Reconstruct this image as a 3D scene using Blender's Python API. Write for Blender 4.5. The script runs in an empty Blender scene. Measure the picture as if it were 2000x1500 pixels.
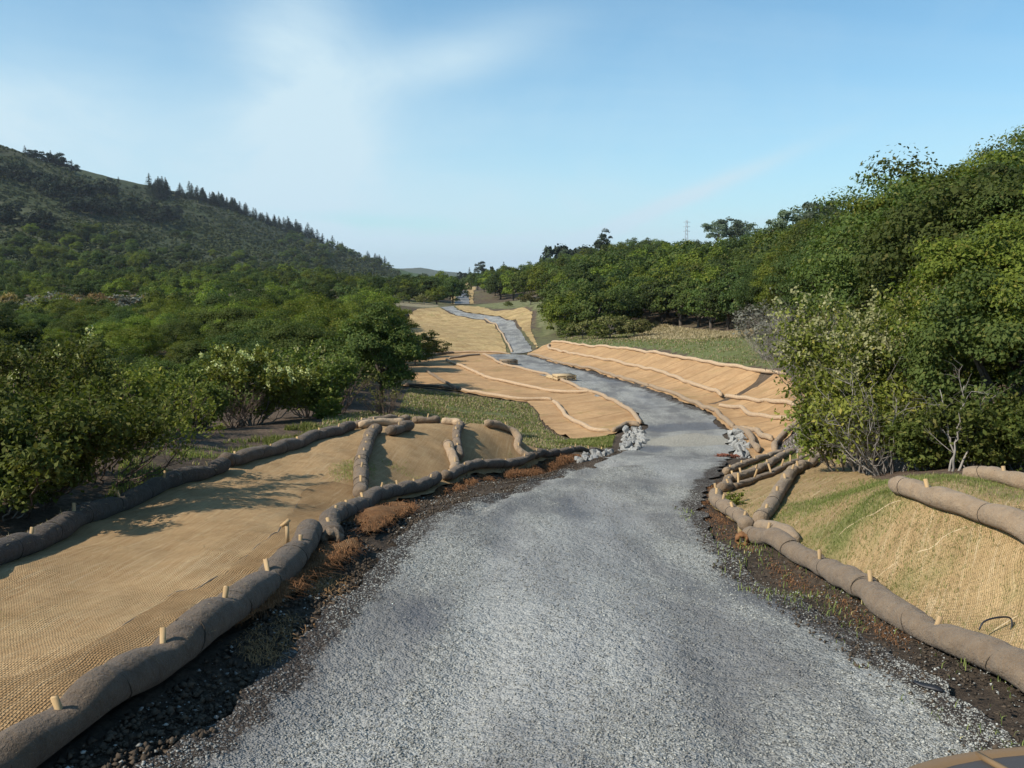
import bpy, math, random, time
import numpy as np
from mathutils import Vector
from mathutils.geometry import delaunay_2d_cdt

T0 = time.time()
SC = bpy.context.scene
COL = SC.collection
rng = np.random.default_rng(7)
random.seed(7)

# ------------------------------------------------------------------ camera, light, exposure
PITCH = math.radians(6.9)
FPX = 1730.0                                   # focal length in pixels of a 2000 px wide frame
cam_d = bpy.data.cameras.new('camera')
cam = bpy.data.objects.new('camera', cam_d)
COL.objects.link(cam)
cam.location = (0, 0, 0)
cam.rotation_euler = (math.pi / 2 - PITCH, 0, 0)
cam_d.sensor_fit = 'HORIZONTAL'
cam_d.sensor_width = 36.0
cam_d.lens = 36.0 * FPX / 2000.0
cam_d.clip_start = 0.05
cam_d.clip_end = 20000
SC.camera = cam

SUN_EL, SUN_AZ = math.radians(41), math.radians(-115)      # azimuth clockwise from +Y (camera looks along +Y)
sun_d = bpy.data.lights.new('sun', 'SUN')
sun_d.energy = 4.6
sun_d.angle = math.radians(0.5)
sun_d.color = (1.0, 0.93, 0.82)
sun = bpy.data.objects.new('sun', sun_d)
COL.objects.link(sun)
sdir = Vector((math.sin(SUN_AZ) * math.cos(SUN_EL), math.cos(SUN_AZ) * math.cos(SUN_EL), math.sin(SUN_EL)))
sun.rotation_euler = sdir.to_track_quat('Z', 'Y').to_euler()

SC.view_settings.view_transform = 'Standard'
SC.view_settings.look = 'None'
SC.view_settings.exposure = 0.32
SC.view_settings.gamma = 1.0
SC.view_settings.use_curve_mapping = False
SC.render.engine = 'CYCLES'
SC.cycles.max_bounces = 5
SC.cycles.diffuse_bounces = 3
SC.cycles.glossy_bounces = 2
SC.cycles.transmission_bounces = 4
SC.cycles.transparent_max_bounces = 4
SC.cycles.volume_bounces = 0
SC.cycles.use_denoising = True
SC.cycles.sample_clamp_indirect = 4.0


class NT:
    """small helper for building node trees"""
    def __init__(self, tree):
        self.t = tree
        tree.nodes.clear()

    def n(self, typ, ins=None, **props):
        nd = self.t.nodes.new(typ)
        for k, v in props.items():
            setattr(nd, k, v)
        for k, v in (ins or {}).items():
            s = nd.inputs[k]
            if isinstance(v, bpy.types.NodeSocket):
                self.t.links.new(v, s)
            else:
                s.default_value = v
        return nd

    def math(self, op, a, b=0.0, c=None, clamp=False):
        d = {0: a, 1: b}
        if c is not None:
            d[2] = c
        return self.n('ShaderNodeMath', d, operation=op, use_clamp=clamp).outputs[0]

    def mix(self, fac, a, b, blend='MIX'):
        nd = self.n('ShaderNodeMix', None, data_type='RGBA', blend_type=blend)
        for i, v in ((0, fac), (6, a), (7, b)):
            s = nd.inputs[i]
            if isinstance(v, bpy.types.NodeSocket):
                self.t.links.new(v, s)
            else:
                s.default_value = v if i == 0 or len(v) == 4 else (*v, 1)
        return nd.outputs[2]

    def ramp(self, fac, stops):
        nd = self.n('ShaderNodeValToRGB', {0: fac})
        cr = nd.color_ramp
        while len(cr.elements) < len(stops):
            cr.elements.new(0.5)
        for e, (p, c) in zip(cr.elements, stops):
            e.position = p
            e.color = (c, c, c, 1) if not hasattr(c, '__len__') else (*c, 1)
        return nd.outputs[0]

    def noise(self, vec, scale, detail=4.0, rough=0.55, dist=0.0, out=0):
        return self.n('ShaderNodeTexNoise', {'Vector': vec, 'Scale': scale, 'Detail': detail,
                                             'Roughness': rough, 'Distortion': dist}).outputs[out]

    def mapping(self, vec, loc=(0, 0, 0), rot=(0, 0, 0), scale=(1, 1, 1)):
        return self.n('ShaderNodeMapping', {'Vector': vec, 'Location': loc, 'Rotation': rot, 'Scale': scale}).outputs[0]


# ---- world: physical sky with thin cirrus
world = bpy.data.worlds.new('World')
SC.world = world
world.use_nodes = True
w = NT(world.node_tree)
sky = w.n('ShaderNodeTexSky', sky_type='NISHITA', sun_disc=False, sun_elevation=SUN_EL,
          sun_rotation=SUN_AZ % (2 * math.pi), altitude=150.0, air_density=1.0, dust_density=0.6, ozone_density=2.2)
tc = w.n('ShaderNodeTexCoord').outputs['Generated']
sep = w.n('ShaderNodeSeparateXYZ', {0: tc})
zc = w.math('MAXIMUM', sep.outputs[2], 0.03)
den = w.math('ADD', zc, 0.10)
plane = w.n('ShaderNodeCombineXYZ', {0: w.math('DIVIDE', sep.outputs[0], den), 1: w.math('DIVIDE', sep.outputs[1], den), 2: 0.0}).outputs[0]
CLOUD_OFF = (0.0, 0.0, 0.0)
m1 = w.mapping(plane, loc=CLOUD_OFF, rot=(0, 0, math.radians(25)), scale=(0.9, 0.34, 1))
n1 = w.noise(m1, 1.1, 7, 0.62, 0.6)
m2 = w.mapping(plane, loc=(3.1, 1.7, 0), rot=(0, 0, math.radians(-30)), scale=(0.28, 1.0, 1))
n2 = w.noise(m2, 0.55, 8, 0.62, 1.0)
c1 = w.ramp(n1, [(0.46, 0.0), (0.86, 1.0)])
c2 = w.ramp(n2, [(0.48, 0.0), (0.82, 0.9)])


def glow(px, py, sx, sy, tilt=0.0):
    """soft elliptical bank of thin cloud centred on a direction (angles in radians)"""
    az0 = math.atan2((px - 1000) / FPX, 1.0)
    el0 = math.atan2((750 - py) / FPX, 1.0) - PITCH
    az = w.math('ARCTAN2', sep.outputs[0], sep.outputs[1])
    el = w.math('ARCSINE', sep.outputs[2])
    da, de = w.math('SUBTRACT', az, az0), w.math('SUBTRACT', el, el0)
    ct, st = math.cos(tilt), math.sin(tilt)
    u = w.math('ADD', w.math('MULTIPLY', da, ct / sx), w.math('MULTIPLY', de, st / sx))
    v = w.math('ADD', w.math('MULTIPLY', da, -st / sy), w.math('MULTIPLY', de, ct / sy))
    r2 = w.math('ADD', w.math('MULTIPLY', u, u), w.math('MULTIPLY', v, v))
    return w.math('EXPONENT', w.math('MULTIPLY', r2, -1.0))


wn = w.ramp(w.noise(w.mapping(tc, scale=(1.0, 1.0, 2.2)), 3.2, 7, 0.62, 0.8), [(0.30, 0.0), (0.72, 1.0)])
banks = w.math('MULTIPLY', glow(600, 190, 0.072, 0.115, 0.12), 0.95)
banks = w.math('ADD', banks, w.math('MULTIPLY', glow(560, 350, 0.30, 0.075, -0.1), 0.55))
banks = w.math('ADD', banks, w.math('MULTIPLY', glow(850, 125, 0.13, 0.028, 0.28), 0.62))
banks = w.math('ADD', banks, w.math('MULTIPLY', glow(1330, 390, 0.12, 0.009, 0.38), 0.75))
banks = w.math('ADD', banks, w.math('MULTIPLY', glow(60, 240, 0.12, 0.05, 0.0), 0.5))
shade = w.math('MULTIPLY', glow(720, 432, 0.12, 0.0085, -0.05), 0.55)
banks = w.math('MULTIPLY', banks, w.math('ADD', w.math('MULTIPLY', wn, 0.75), 0.35))
low = w.math('MULTIPLY', w.math('POWER', w.math('SUBTRACT', 1.0, zc, clamp=True), 6.5), 0.95)
low = w.math('MULTIPLY', low, w.math('SUBTRACT', 1.0, shade))
cl = w.math('ADD', w.math('MULTIPLY', c1, 0.22), w.math('MULTIPLY', c2, 0.22))
cl = w.math('ADD', cl, w.math('ADD', banks, low), clamp=True)
tint = w.mix(1.0, sky.outputs[0], (0.64, 1.0, 1.05, 1), 'MULTIPLY')
skyc = w.mix(cl, tint, (4.15, 5.4, 6.1, 1))
bg = w.n('ShaderNodeBackground', {0: skyc, 1: 0.122})
w.n('ShaderNodeOutputWorld', {0: bg.outputs[0]})

# ------------------------------------------------------------------ terrain data: (px, py, distance) readings of the photograph
CP, SP = math.cos(PITCH), math.sin(PITCH)


def dirpx(px, py):
    u, v = (px - 1000) / FPX, (750 - py) / FPX
    return np.array([u, CP + v * SP, -SP + v * CP])


def P(px, py, t):
    return dirpx(px, py) * t


def poly3(pts):
    return np.array([P(*p) for p in pts])


# straw wattles: name-key, diameter, tan (0 dark wet .. 1 pale dry), stake spacing, label, points
WATTLES = [
 ('A', .25, .10, .95, 'nearest dark fibre roll along the left road edge, cut off by the bottom left corner',
  [(-70,1552,4.0),(40,1468,4.25),(150,1393,4.55),(233,1339,4.9),(330,1280,5.35),(425,1215,6.0),(530,1130,7.15),(580,1085,8.0),(604,1040,8.9)]),
 ('B', .24, .12, .95, 'dark left road edge roll whose ruffled near end turns beside the nearest roll',
  [(650,1043,9.0),(641,1019,9.7),(662,1005,10.7),(690,999,11.6),(721,987,12.6),(754,972,13.6),(775,966,14.2),(805,959,15),(835,950,15.8),(854,938,16.4)]),
 ('C', .22, .18, 1.1, 'brown left road edge roll at the foot of the two short forked rolls',
  [(866,936,16.6),(880,934,17),(902,928,17.8),(926,921,18.7),(960,918,19.6),(990,914,20.4),(1020,909,21.3),(1038,905,21.9)]),
 ('D', .23, .10, .8, 'dark roll on the left road edge above a strip of rusty fibre, thick with stakes',
  [(1042,899,22),(1060,893,22.8),(1080,889,23.5),(1100,886,24.2),(1118,885,24.8)]),
 ('E', .19, .12, .8, 'last dark roll of the left road edge before the white rocks at the dip',
  [(1112,880,25.0),(1130,881,25.5),(1150,882,26.1),(1182,882,27)]),
 ('V1', .25, .32, .8, 'thick striped roll lying straight down the left mound towards the road edge',
  [(740,843,18.5),(729,849,18.1),(720,864,17.2),(712,884,16.1),(707,905,15.1),(705,927,14.2),(704,950,13.5),(704,970,12.9)]),
 ('V1b', .24, .22, .9, 'short dark roll stub with a pale cut end beside the top of the striped roll',
  [(758,847,18.2),(772,845,18.5),(785,840,18.9),(801,837,19.2)]),
 ('P', .2, .95, 1.5, 'pale straight roll lying just behind the top of the striped roll on the mound',
  [(702,834,19.8),(745,830,20.3),(788,829,20.6)]),
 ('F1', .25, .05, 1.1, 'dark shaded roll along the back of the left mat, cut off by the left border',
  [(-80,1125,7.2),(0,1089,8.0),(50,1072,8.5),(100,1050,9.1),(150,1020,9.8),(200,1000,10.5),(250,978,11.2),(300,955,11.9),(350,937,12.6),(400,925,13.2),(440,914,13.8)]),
 ('F2', .25, .12, 1.1, 'dark roll continuing the back edge of the left mat past the green grass',
  [(436,906,14.0),(480,897,14.6),(530,887,15.4),(580,870,16.5),(620,853,17.7),(660,843,18.9),(690,837,19.7)]),
 ('F3', .18, .35, 1.4, 'thin roll along the crest of the left mound in front of the dark oak bush',
  [(692,833,19.9),(708,827,20.4),(724,823,20.9),(745,821,21.2),(775,820,21.6),(799,820,21.9)]),
 ('F4', .22, .45, .9, 'short brown roll on the left mound crest between thin roll and pale one',
  [(806,820,21.5),(835,820.5,21.6),(858,823,21.8)]),
 ('F5', .2, 1.0, 1.2, 'short pale roll on the crest of the left mound that meets the upper forked roll',
  [(863,826,21.4),(888,826,21.4),(898,829,21.2)]),
 ('V2', .2, .3, .6, 'upper one of the two short forked rolls on the middle of the left mound',
  [(902,830,21),(895,844,20.3),(893,860,19.5),(893,877,18.9),(896,889,18.5)]),
 ('V2b', .21, .7, .8, 'lower and paler one of the two short forked rolls on the left mound',
  [(875,876,19),(881,890,18.5),(888,905,18.0),(886,917,17.5)]),
 ('V3', .21, .6, 1.2, 'bent roll from crest to road edge, farthest one along the left mound',
  [(948,833,22),(980,836,22.3),(1000,840,22.4),(1012,852,22.2),(1010,868,21.7),(1018,884,21.6),(1030,896,21.6),(1035,901,21.6)]),
 # right of the road, near
 ('RA', .23, .30, 1.25, 'long brown roll along the right road edge, cut off by the right border',
  [(1462,1045,10.8),(1490,1050,10.45),(1520,1063,9.95),(1550,1080,9.55),(1580,1098,9.2),(1623,1120,8.65),(1670,1146,8.0),(1717,1176,7.4),(1763,1202,6.95),(1810,1227,6.55),(1857,1253,6.24),(1903,1272,6.0),(1950,1293,5.78),(1997,1318,5.56),(2090,1368,5.15)]),
 ('RB', .21, .35, .6, 'stubby curved roll on the right road edge with a torn rusty end',
  [(1460,1034,11.0),(1450,1016,11.4),(1434,1002,11.9),(1414,992,12.4),(1399,981,12.9),(1398,967,13.7)]),
 ('RC', .18, .3, .6, 'short crooked roll on the right road edge where it narrows at the bend',
  [(1408,959,14.2),(1422,953,14.6),(1420,941,15.6),(1436,933,16.2)]),
 ('RD', .155, .5, 1.2, 'slim roll along the right road edge just above the dip and its red leaves',
  [(1420,924,17.2),(1436,914,18.2),(1462,906,19.2),(1486,898,20.2),(1510,890,21.3),(1530,886,22.0)]),
 ('RE', .175, .5, 1.2, 'bent roll over the right mound, second from the dip',
  [(1434,942,15.8),(1460,934,16.5),(1490,920,17.8),(1510,906,19.1),(1526,894,20.3),(1540,886,21.2),(1552,885,21.4)]),
 ('RF', .125, .45, .9, 'thin roll with tall stakes across the right mound, beside the thick diagonal roll',
  [(1434,959,14.6),(1460,948,15.2),(1480,940,15.8),(1506,929,16.6),(1530,918,17.6),(1560,904,18.9),(1590,892,20.2)]),
 ('RG', .195, .5, 1.2, 'thick diagonal roll running up over the right mound to the shrub',
  [(1486,1022,11.0),(1498,1006,11.4),(1510,986,12.1),(1524,964,13),(1538,944,14),(1546,924,15.1),(1566,910,16.2),(1590,898,17.4),(1618,890,18.5)]),
 ('RH', .15, .6, 1.2, 'thin pale roll along the far rim of the right mound',
  [(1560,884,21.2),(1585,882,21.2),(1612,885,20.6)]),
 ('RI', .19, .55, 5, 'short tapered stub of roll on the mat inside the right road edge',
  [(1484,1034,10.9),(1506,1034,10.6),(1530,1043,10.2),(1556,1056,9.75)]),
 ('RJ', .25, .15, 5, 'dark roll end half buried under the flowering shrub on the right',
  [(1650,897,17),(1668,905,16.3),(1697,914,15.6)]),
 ('RK', .215, .6, 1.6, 'fat pale roll near the top of the right mat, cut off by the right border',
  [(1745,946,8.9),(1800,963,8.4),(1875,990,7.8),(1950,1015,7.3),(2010,1040,6.9),(2100,1078,6.3)]),
 ('RL', .19, .6, 1.8, 'pale roll beneath the shrubs at the right border above the fat pale roll',
  [(1885,931,9.6),(1925,932,9.4),(1965,939,9.1),(2010,950,8.8),(2090,970,8.4)]),
 # right embankment
 ('M1', 0.206, 1, 3, 'long pale roll along the top of the far right embankment below the meadow',
  [(1077,667,78),(1100,668,76),(1133,672,72),(1177,675,67),(1227,680,62),(1277,687,57),(1317,695,53.5),(1367,703,50),(1400,710,47.5),(1450,717,44.5),(1500,725,42),(1545,731,40)]),
 ('M2', 0.206, .95, 3, 'long pale roll along the middle of the far right embankment',
  [(1073,671,77),(1072,682,75),(1100,689,71),(1133,695,66.5),(1173,703,62),(1200,707,59.5),(1227,715,56.5),(1267,723,53),(1290,728,51),(1320,740,48),(1353,753,45),(1383,760,43),(1400,765,42),(1410,773,41)]),
 ('M3', 0.189, .95, 3, 'pale roll on the far right embankment that starts at the bottom of the earth gully',
  [(1415,774,40.3),(1433,772,39.5),(1467,773,37.8),(1500,780,36),(1533,788,34.5),(1560,795,33.2)]),
 ('M4', 0.181, .9, 3, 'lowest pale cross roll on the far right embankment, ending at the shrub',
  [(1403,797,38.5),(1433,800,37),(1467,812,34.5),(1500,817,33),(1533,817,31.8),(1563,821,30.5)]),
 ('M5', 0.189, .6, 3, 'far brown roll along the foot of the right embankment beside the straight road',
  [(1033,693,73),(1067,700,68.5),(1100,710,64),(1133,717,60.5),(1167,723,57.5),(1187,730,55),(1217,740,51.5),(1247,748,48.8),(1266,753,47.3)]),
 ('M5b', 0.189, .6, 3, 'nearer brown roll along the foot of the right embankment beside the wet bend',
  [(1268,755,47),(1293,763,44.7),(1320,770,42.7),(1343,780,40.4),(1363,788,38.6),(1390,800,36.4),(1410,813,34.3),(1432,832,31.7)]),
 ('M6', 0.206, .6, 3, 'roll curving down to the white rocks on the right of the dip',
  [(1434,836,31.2),(1453,843,30),(1467,857,28.5),(1470,873,27),(1480,892,25.6)]),
 ('M7', 0.189, .85, 3, 'short wavy roll across the small tan patch right of the white rocks',
  [(1440,837,31.1),(1463,838,30.5),(1477,843,29.8),(1490,855,28.6),(1510,861,27.7)]),
 ('M8', 0.189, .55, 3, 'brown roll between the small tan patch and the bare litter under the shrub',
  [(1573,815,30),(1547,840,28.7),(1520,860,27.4),(1513,873,26.3),(1512,886,25.4)]),
 # left bench across the dip
 ('N1', 0.189, .85, 3, 'long pale roll along the left edge of the straight road, past the pallets',
  [(943,693,70),(970,706.5,64.5),(1000,717,60.5),(1030,724.5,58),(1060,730.5,56),(1090,741,52.5),(1120,753,49),(1150,765,46),(1168,769.5,44.8),(1195,783,41.8),(1222,798,38.8),(1240,813,36.2),(1251,827,34.1)]),
 ('N2a', 0.172, .8, 3, 'short pale roll at the far left corner of the bench, running to the road corner',
  [(877,700.5,66),(910,696,68),(938,693,69.5)]),
 ('N2b', 0.189, .95, 3, 'pale roll crossing the bench in a long diagonal to the road edge',
  [(871,703.5,65),(898,714,61),(922,726,57.5),(955,738,54),(985,745.5,52),(1030,756,49.2),(1060,762,47.8),(1090,766.5,46.7),(1120,768,46.2),(1156,767,45.8)]),
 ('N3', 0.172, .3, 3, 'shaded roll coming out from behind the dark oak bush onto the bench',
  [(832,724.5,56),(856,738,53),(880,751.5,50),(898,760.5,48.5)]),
 ('N3b', 0.189, .9, 3, 'pale roll above the green grass along the lower rim of the bench',
  [(902,762,48),(940,769.5,46.2),(970,774,45.2),(1000,778.5,44.2),(1030,780,43.8),(1060,779.5,43.7),(1078,782,43.3)]),
 ('N4', 0.189, .95, 3, 'pale roll winding down the front of the bench towards the white rocks',
  [(1081,785,42.7),(1096,798,40.2),(1105,813,37.8),(1126,825,35.8),(1150,837,34),(1168,841.5,33.4),(1194,843.5,33.2)]),
 ('N5', 0.206, .55, 3, 'brown hooked roll just above the left heap of white rocks',
  [(1198,844.5,32.9),(1216,834,33.8),(1228,829,34.2),(1250,829,33.8)]),
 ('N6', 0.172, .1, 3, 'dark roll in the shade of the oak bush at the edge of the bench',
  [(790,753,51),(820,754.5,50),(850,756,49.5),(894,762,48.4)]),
 ('N7', 0.172, .8, 3, 'thin far roll along the back rim of the bench',
  [(811,688.5,74),(850,688,74),(895,687.5,73.5),(940,688,73),(998,690,72)]),
 ('N7b', 0.172, .5, 3, 'thin far roll slanting across the back of the bench from behind the oak bush',
  [(811,700.5,68),(850,694,70.5),(888,690.5,72)]),
 ('N8', 0.206, .75, 6, 'thin roll along the left edge of the climbing road beneath the far tan hump',
  [(1000,688,79),(991,670,88),(980,650,104),(967,632,123),(947,623,136)]),
]
WKEY = {wt[0]: wt for wt in WATTLES}

ROAD_L = [(120,1660,3.85),(420,1430,5.0),(560,1290,6.0),(700,1150,7.8),(760,1080,9.2),(840,1010,11.5),(900,985,12.8),(960,965,14),(1040,935,16.8),(1100,915,19.3),(1180,895,22.5),(1225,880,25.5),(1255,855,30.5),(1264,835,33.3),(1242,808,36.8),(1202,784,41.3),(1162,765,45.5),(1102,744,51.7),(1062,731,55.5),(1002,717,60),(962,702,66),(946,693,70)]
ROAD_R = [(2250,1660,3.9),(1990,1470,4.8),(1850,1350,5.5),(1700,1260,6.5),(1560,1170,7.9),(1440,1080,9.8),(1385,1020,11.6),(1368,985,13),(1388,945,16),(1412,915,19),(1422,895,22.5),(1428,870,26),(1420,845,30),(1380,805,36.5),(1330,785,41),(1260,758,47.5),(1160,728,57.0),(1080,709,66.5),(1028,694,73.5)]
ROAD2_L = [(1000,691,75.5),(994,672,86),(983,651,103),(970,633,122),(949,624,134),(910,618,143),(880,612,153),(859,601,172)]
ROAD2_R = [(1040,689,77),(1033,672,87),(1021,654,100),(1009,639,115),(988,627,130),(955,619,141),(910,612,153),(892,606,163),(886,598,177)]
ROAD3_L = [(888,595,203),(891,585,240),(893,570,330)]
ROAD3_R = [(917,595,203),(916,585,240),(911,569,335)]

GROUND = [
 (1000,1560,4.15),(1400,1500,4.5),(1000,1430,5.05),(1700,1430,5.0),(1100,1200,6.95),(1000,1080,9.4),(1150,1000,13.2),(1200,940,17.2),(1300,890,25.0),(1340,840,33),(1300,795,40.5),(1150,742,54),(1020,697,71),
 (850,650,105),(800,640,114),(850,612,152),(790,624,148),(960,740,54.5),(860,715,62),(1000,765,47.8),(1100,830,36.3),(830,745,53),
 (950,800,40),(900,782,43),(1080,832,35.6),(870,816,36),(1000,850,31.5),(1100,868,29.5),(1180,872,29.2),(1170,866,30),
 (400,985,10.9),(500,960,12.4),(550,1040,9.3),(250,1130,7.5),(600,930,14.2),(800,890,17.3),(950,890,20),(100,1250,6.0),
 (530,840,19),(400,885,15.3),(300,905,13.4),(640,820,22),(440,835,22),(720,806,29),(800,790,38),(100,985,10.8),(0,1000,10),
 (300,780,33),(550,720,45),(100,640,95),(0,580,200),(-300,640,90),(400,600,140),(700,580,150),(-300,900,12),(-300,580,200),(760,570,220),(850,570,300),
 (0,500,350),(0,400,500),(0,285,650),(100,315,680),(180,345,705),(250,362,745),(320,371,790),(400,396,850),(500,432,920),(600,472,1000),(700,506,1150),(770,531,1300),
 (345,505,450),(345,450,600),(600,520,620),(150,440,480),(150,510,340),(-400,190,620),(-400,400,420),(-400,520,280),(480,520,520),(700,540,750),
 (1550,640,60),(1450,660,62),(1350,665,72),(1280,645,92),(1130,662,87),(1200,665,80),(1500,700,48),(1580,700,44),
 (1500,790,37),(1450,785,39),(1570,835,28.5),(1600,850,26.5),(1640,880,20),(1500,870,26),(1540,830,30),
 (1700,960,10.3),(1600,1000,10.6),(1750,1060,8.2),(1900,1130,7.1),(2000,1180,6.5),(1980,980,8.2),(1800,925,11.5),(2100,930,11),(1950,900,12.5),
 (1050,592,138),(960,598,165),(1000,605,145),(1090,600,120),(905,590,220),(905,575,290),(915,556,600),(918,548,900),
 (940,580,240),(930,562,420),(860,580,270),
 (830,542,1250),(875,544,1250),(920,545,1300),(800,544,900),(850,545,900),(790,546,800),(790,537,1100),(840,541,1000),
 (740,534,3000),(800,525,3500),(825,521,3500),(860,531,3500),(900,536,3500),(1000,537,3500),(650,533,3500),
]


def xyz_at(px, t, z):
    y = t * CP
    return (t * (px - 1000) / FPX, y, z)


XYZ = [xyz_at(*q) for q in [
 (1250,125,-4.2),(1250,180,-1.5),(1250,260,4.0),(1250,330,7.5),(1250,480,2),
 (1450,100,-3.2),(1450,160,1.0),(1450,240,6.0),(1450,330,9.5),(1450,480,5),
 (1750,22,-3.6),(1750,35,-2.4),(1750,60,-.4),(1750,120,4.6),(1750,250,11),(1750,450,9),
 (2150,15,-2.2),(2150,40,.2),(2150,100,6),(2150,250,15),(2150,450,12),
 (1050,200,-4.6),(1050,350,-2.5),(1050,520,-1.0),(1050,800,-3),(1000,700,-2.5),
 (1300,900,0),(1700,900,0),(2150,900,0),(1300,2500,5),(1800,2500,5),
 (0,900,50),(0,1500,10),(320,1100,40),(320,1800,5),(600,1400,15),(770,1900,0),(0,3000,0),(400,3000,0),(-400,1200,60),(-400,3000,0),
 (800,5500,-40),(1000,5500,-40),(600,5500,-40),(800,2200,-6),(900,2000,-6),(900,1400,-4),
]] + [(-7,0,-2.55),(-3,1,-2.4),(-1.2,1,-2.45),(1.5,1,-2.45),(3.2,1,-2.4),(5,2,-1.9),(7,4,-1.9),(9,8,-2.2),(-9,6,-2.9),(-5,3,-2.42),(4.2,3.5,-2.05)]

ctrl = [P(*g) for g in GROUND] + [np.array(q, float) for q in XYZ]
for wt in WATTLES:
    for q in wt[5]:
        p = P(*q)
        p[2] -= 0.42 * wt[1]
        ctrl.append(p)
for line in (ROAD_L, ROAD_R, ROAD2_L, ROAD2_R, ROAD3_L, ROAD3_R):
    ctrl += [P(*q) for q in line]
ctrl = np.array(ctrl)

ORY = -6.0                                       # the fan of the terrain opens from a point behind the viewer


def ab(x, y):
    yy = y - ORY
    return np.arctan2(x, yy), 0.5 * np.log(np.maximum(x * x + yy * yy, 1e-6))


def unab(a, b):
    r = np.exp(b)
    return r * np.sin(a), r * np.cos(a) + ORY


def tps_fit(a, b, q, lam):
    n = len(a)
    d2 = (a[:, None] - a[None]) ** 2 + (b[:, None] - b[None]) ** 2
    K = 0.5 * d2 * np.log(d2 + 1e-12)
    K[np.arange(n), np.arange(n)] = lam
    Pm = np.stack([np.ones(n), a, b], 1)
    M = np.zeros((n + 3, n + 3))
    M[:n, :n] = K
    M[:n, n:] = Pm
    M[n:, :n] = Pm.T
    return np.linalg.solve(M, np.concatenate([q, np.zeros(3)]))


ca, cb = ab(ctrl[:, 0], ctrl[:, 1])
cr_ = np.exp(cb)
COEF = tps_fit(ca, cb, ctrl[:, 2] / cr_, 4e-4)


def tps_eval(a, b):
    a = np.clip(a, -0.85, 0.85)
    out = np.empty(len(a))
    for s in range(0, len(a), 20000):
        aa, bb = a[s:s + 20000], b[s:s + 20000]
        d2 = (aa[:, None] - ca[None]) ** 2 + (bb[:, None] - cb[None]) ** 2
        out[s:s + 20000] = (0.5 * d2 * np.log(d2 + 1e-12)) @ COEF[:-3] + COEF[-3] + COEF[-2] * aa + COEF[-1] * bb
    return out * np.exp(b)


# tabulate the height once, look it up by bilinear interpolation afterwards
GA0, GA1, GNA = -0.85, 0.85, 341
GB0, GB1, GNB = math.log(3.0), math.log(7500.0), 620
_ga = np.linspace(GA0, GA1, GNA)
_gb = np.linspace(GB0, GB1, GNB)
_A, _B = np.meshgrid(_ga, _gb)
HG = (tps_eval(_A.ravel(), _B.ravel())).reshape(GNB, GNA)


def H(x, y):
    a, b = ab(np.asarray(x, float), np.asarray(y, float))
    fa = (np.clip(a, GA0, GA1 - 1e-9) - GA0) / (GA1 - GA0) * (GNA - 1)
    fb = (np.clip(b, GB0, GB1 - 1e-9) - GB0) / (GB1 - GB0) * (GNB - 1)
    ia, ib = np.floor(fa).astype(int), np.floor(fb).astype(int)
    ia, ib = np.clip(ia, 0, GNA - 2), np.clip(ib, 0, GNB - 2)
    u, v = fa - ia, fb - ib
    return (HG[ib, ia] * (1 - u) * (1 - v) + HG[ib, ia + 1] * u * (1 - v) + HG[ib + 1, ia] * (1 - u) * v + HG[ib + 1, ia + 1] * u * v)


def h1(x, y):
    return float(H(np.array([x]), np.array([y]))[0])


_ts = np.exp(np.linspace(math.log(2.5), math.log(5000), 2600))


def hit(px, py):
    """first point where the sight line through a pixel of the photograph meets the ground"""
    d = dirpx(px, py)
    q = d[None] * _ts[:, None]
    below = q[:, 2] < H(q[:, 0], q[:, 1])
    i = int(np.argmax(below))
    if not below[i]:
        return None
    lo, hi = _ts[max(i - 1, 0)], _ts[i]
    for _ in range(14):
        m = 0.5 * (lo + hi)
        p = d * m
        if p[2] < h1(p[0], p[1]):
            hi = m
        else:
            lo = m
    return d * hi


def vnoise(x, y, seed=0):
    """smooth value noise"""
    xi, yi = np.floor(x).astype(np.int64), np.floor(y).astype(np.int64)
    xf, yf = x - xi, y - yi
    u, v = xf * xf * (3 - 2 * xf), yf * yf * (3 - 2 * yf)

    def hsh(i, j):
        n = (i * 374761393 + j * 668265263 + seed * 982451653) & 0x7fffffff
        n = ((n ^ (n >> 13)) * 1274126177) & 0x7fffffff
        return ((n ^ (n >> 16)) & 0xffff) / 65535.0
    return (hsh(xi, yi) * (1 - u) + hsh(xi + 1, yi) * u) * (1 - v) + (hsh(xi, yi + 1) * (1 - u) + hsh(xi + 1, yi + 1) * u) * v


def fbm(x, y, seed=0, octv=4):
    s, a, f = 0, 0.5, 1.0
    for k in range(octv):
        s = s + a * (vnoise(x * f, y * f, seed + k) - 0.5)
        a *= 0.5
        f *= 2.03
    return s


def inside(x, y, poly):
    """even-odd test of points against a closed outline"""
    res = np.zeros(len(x), bool)
    px, py = poly[:, 0], poly[:, 1]
    j = len(poly) - 1
    for i in range(len(poly)):
        c = ((py[i] > y) != (py[j] > y)) & (x < (px[j] - px[i]) * (y - py[i]) / (py[j] - py[i] + 1e-12) + px[i])
        res ^= c
        j = i
    return res


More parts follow.
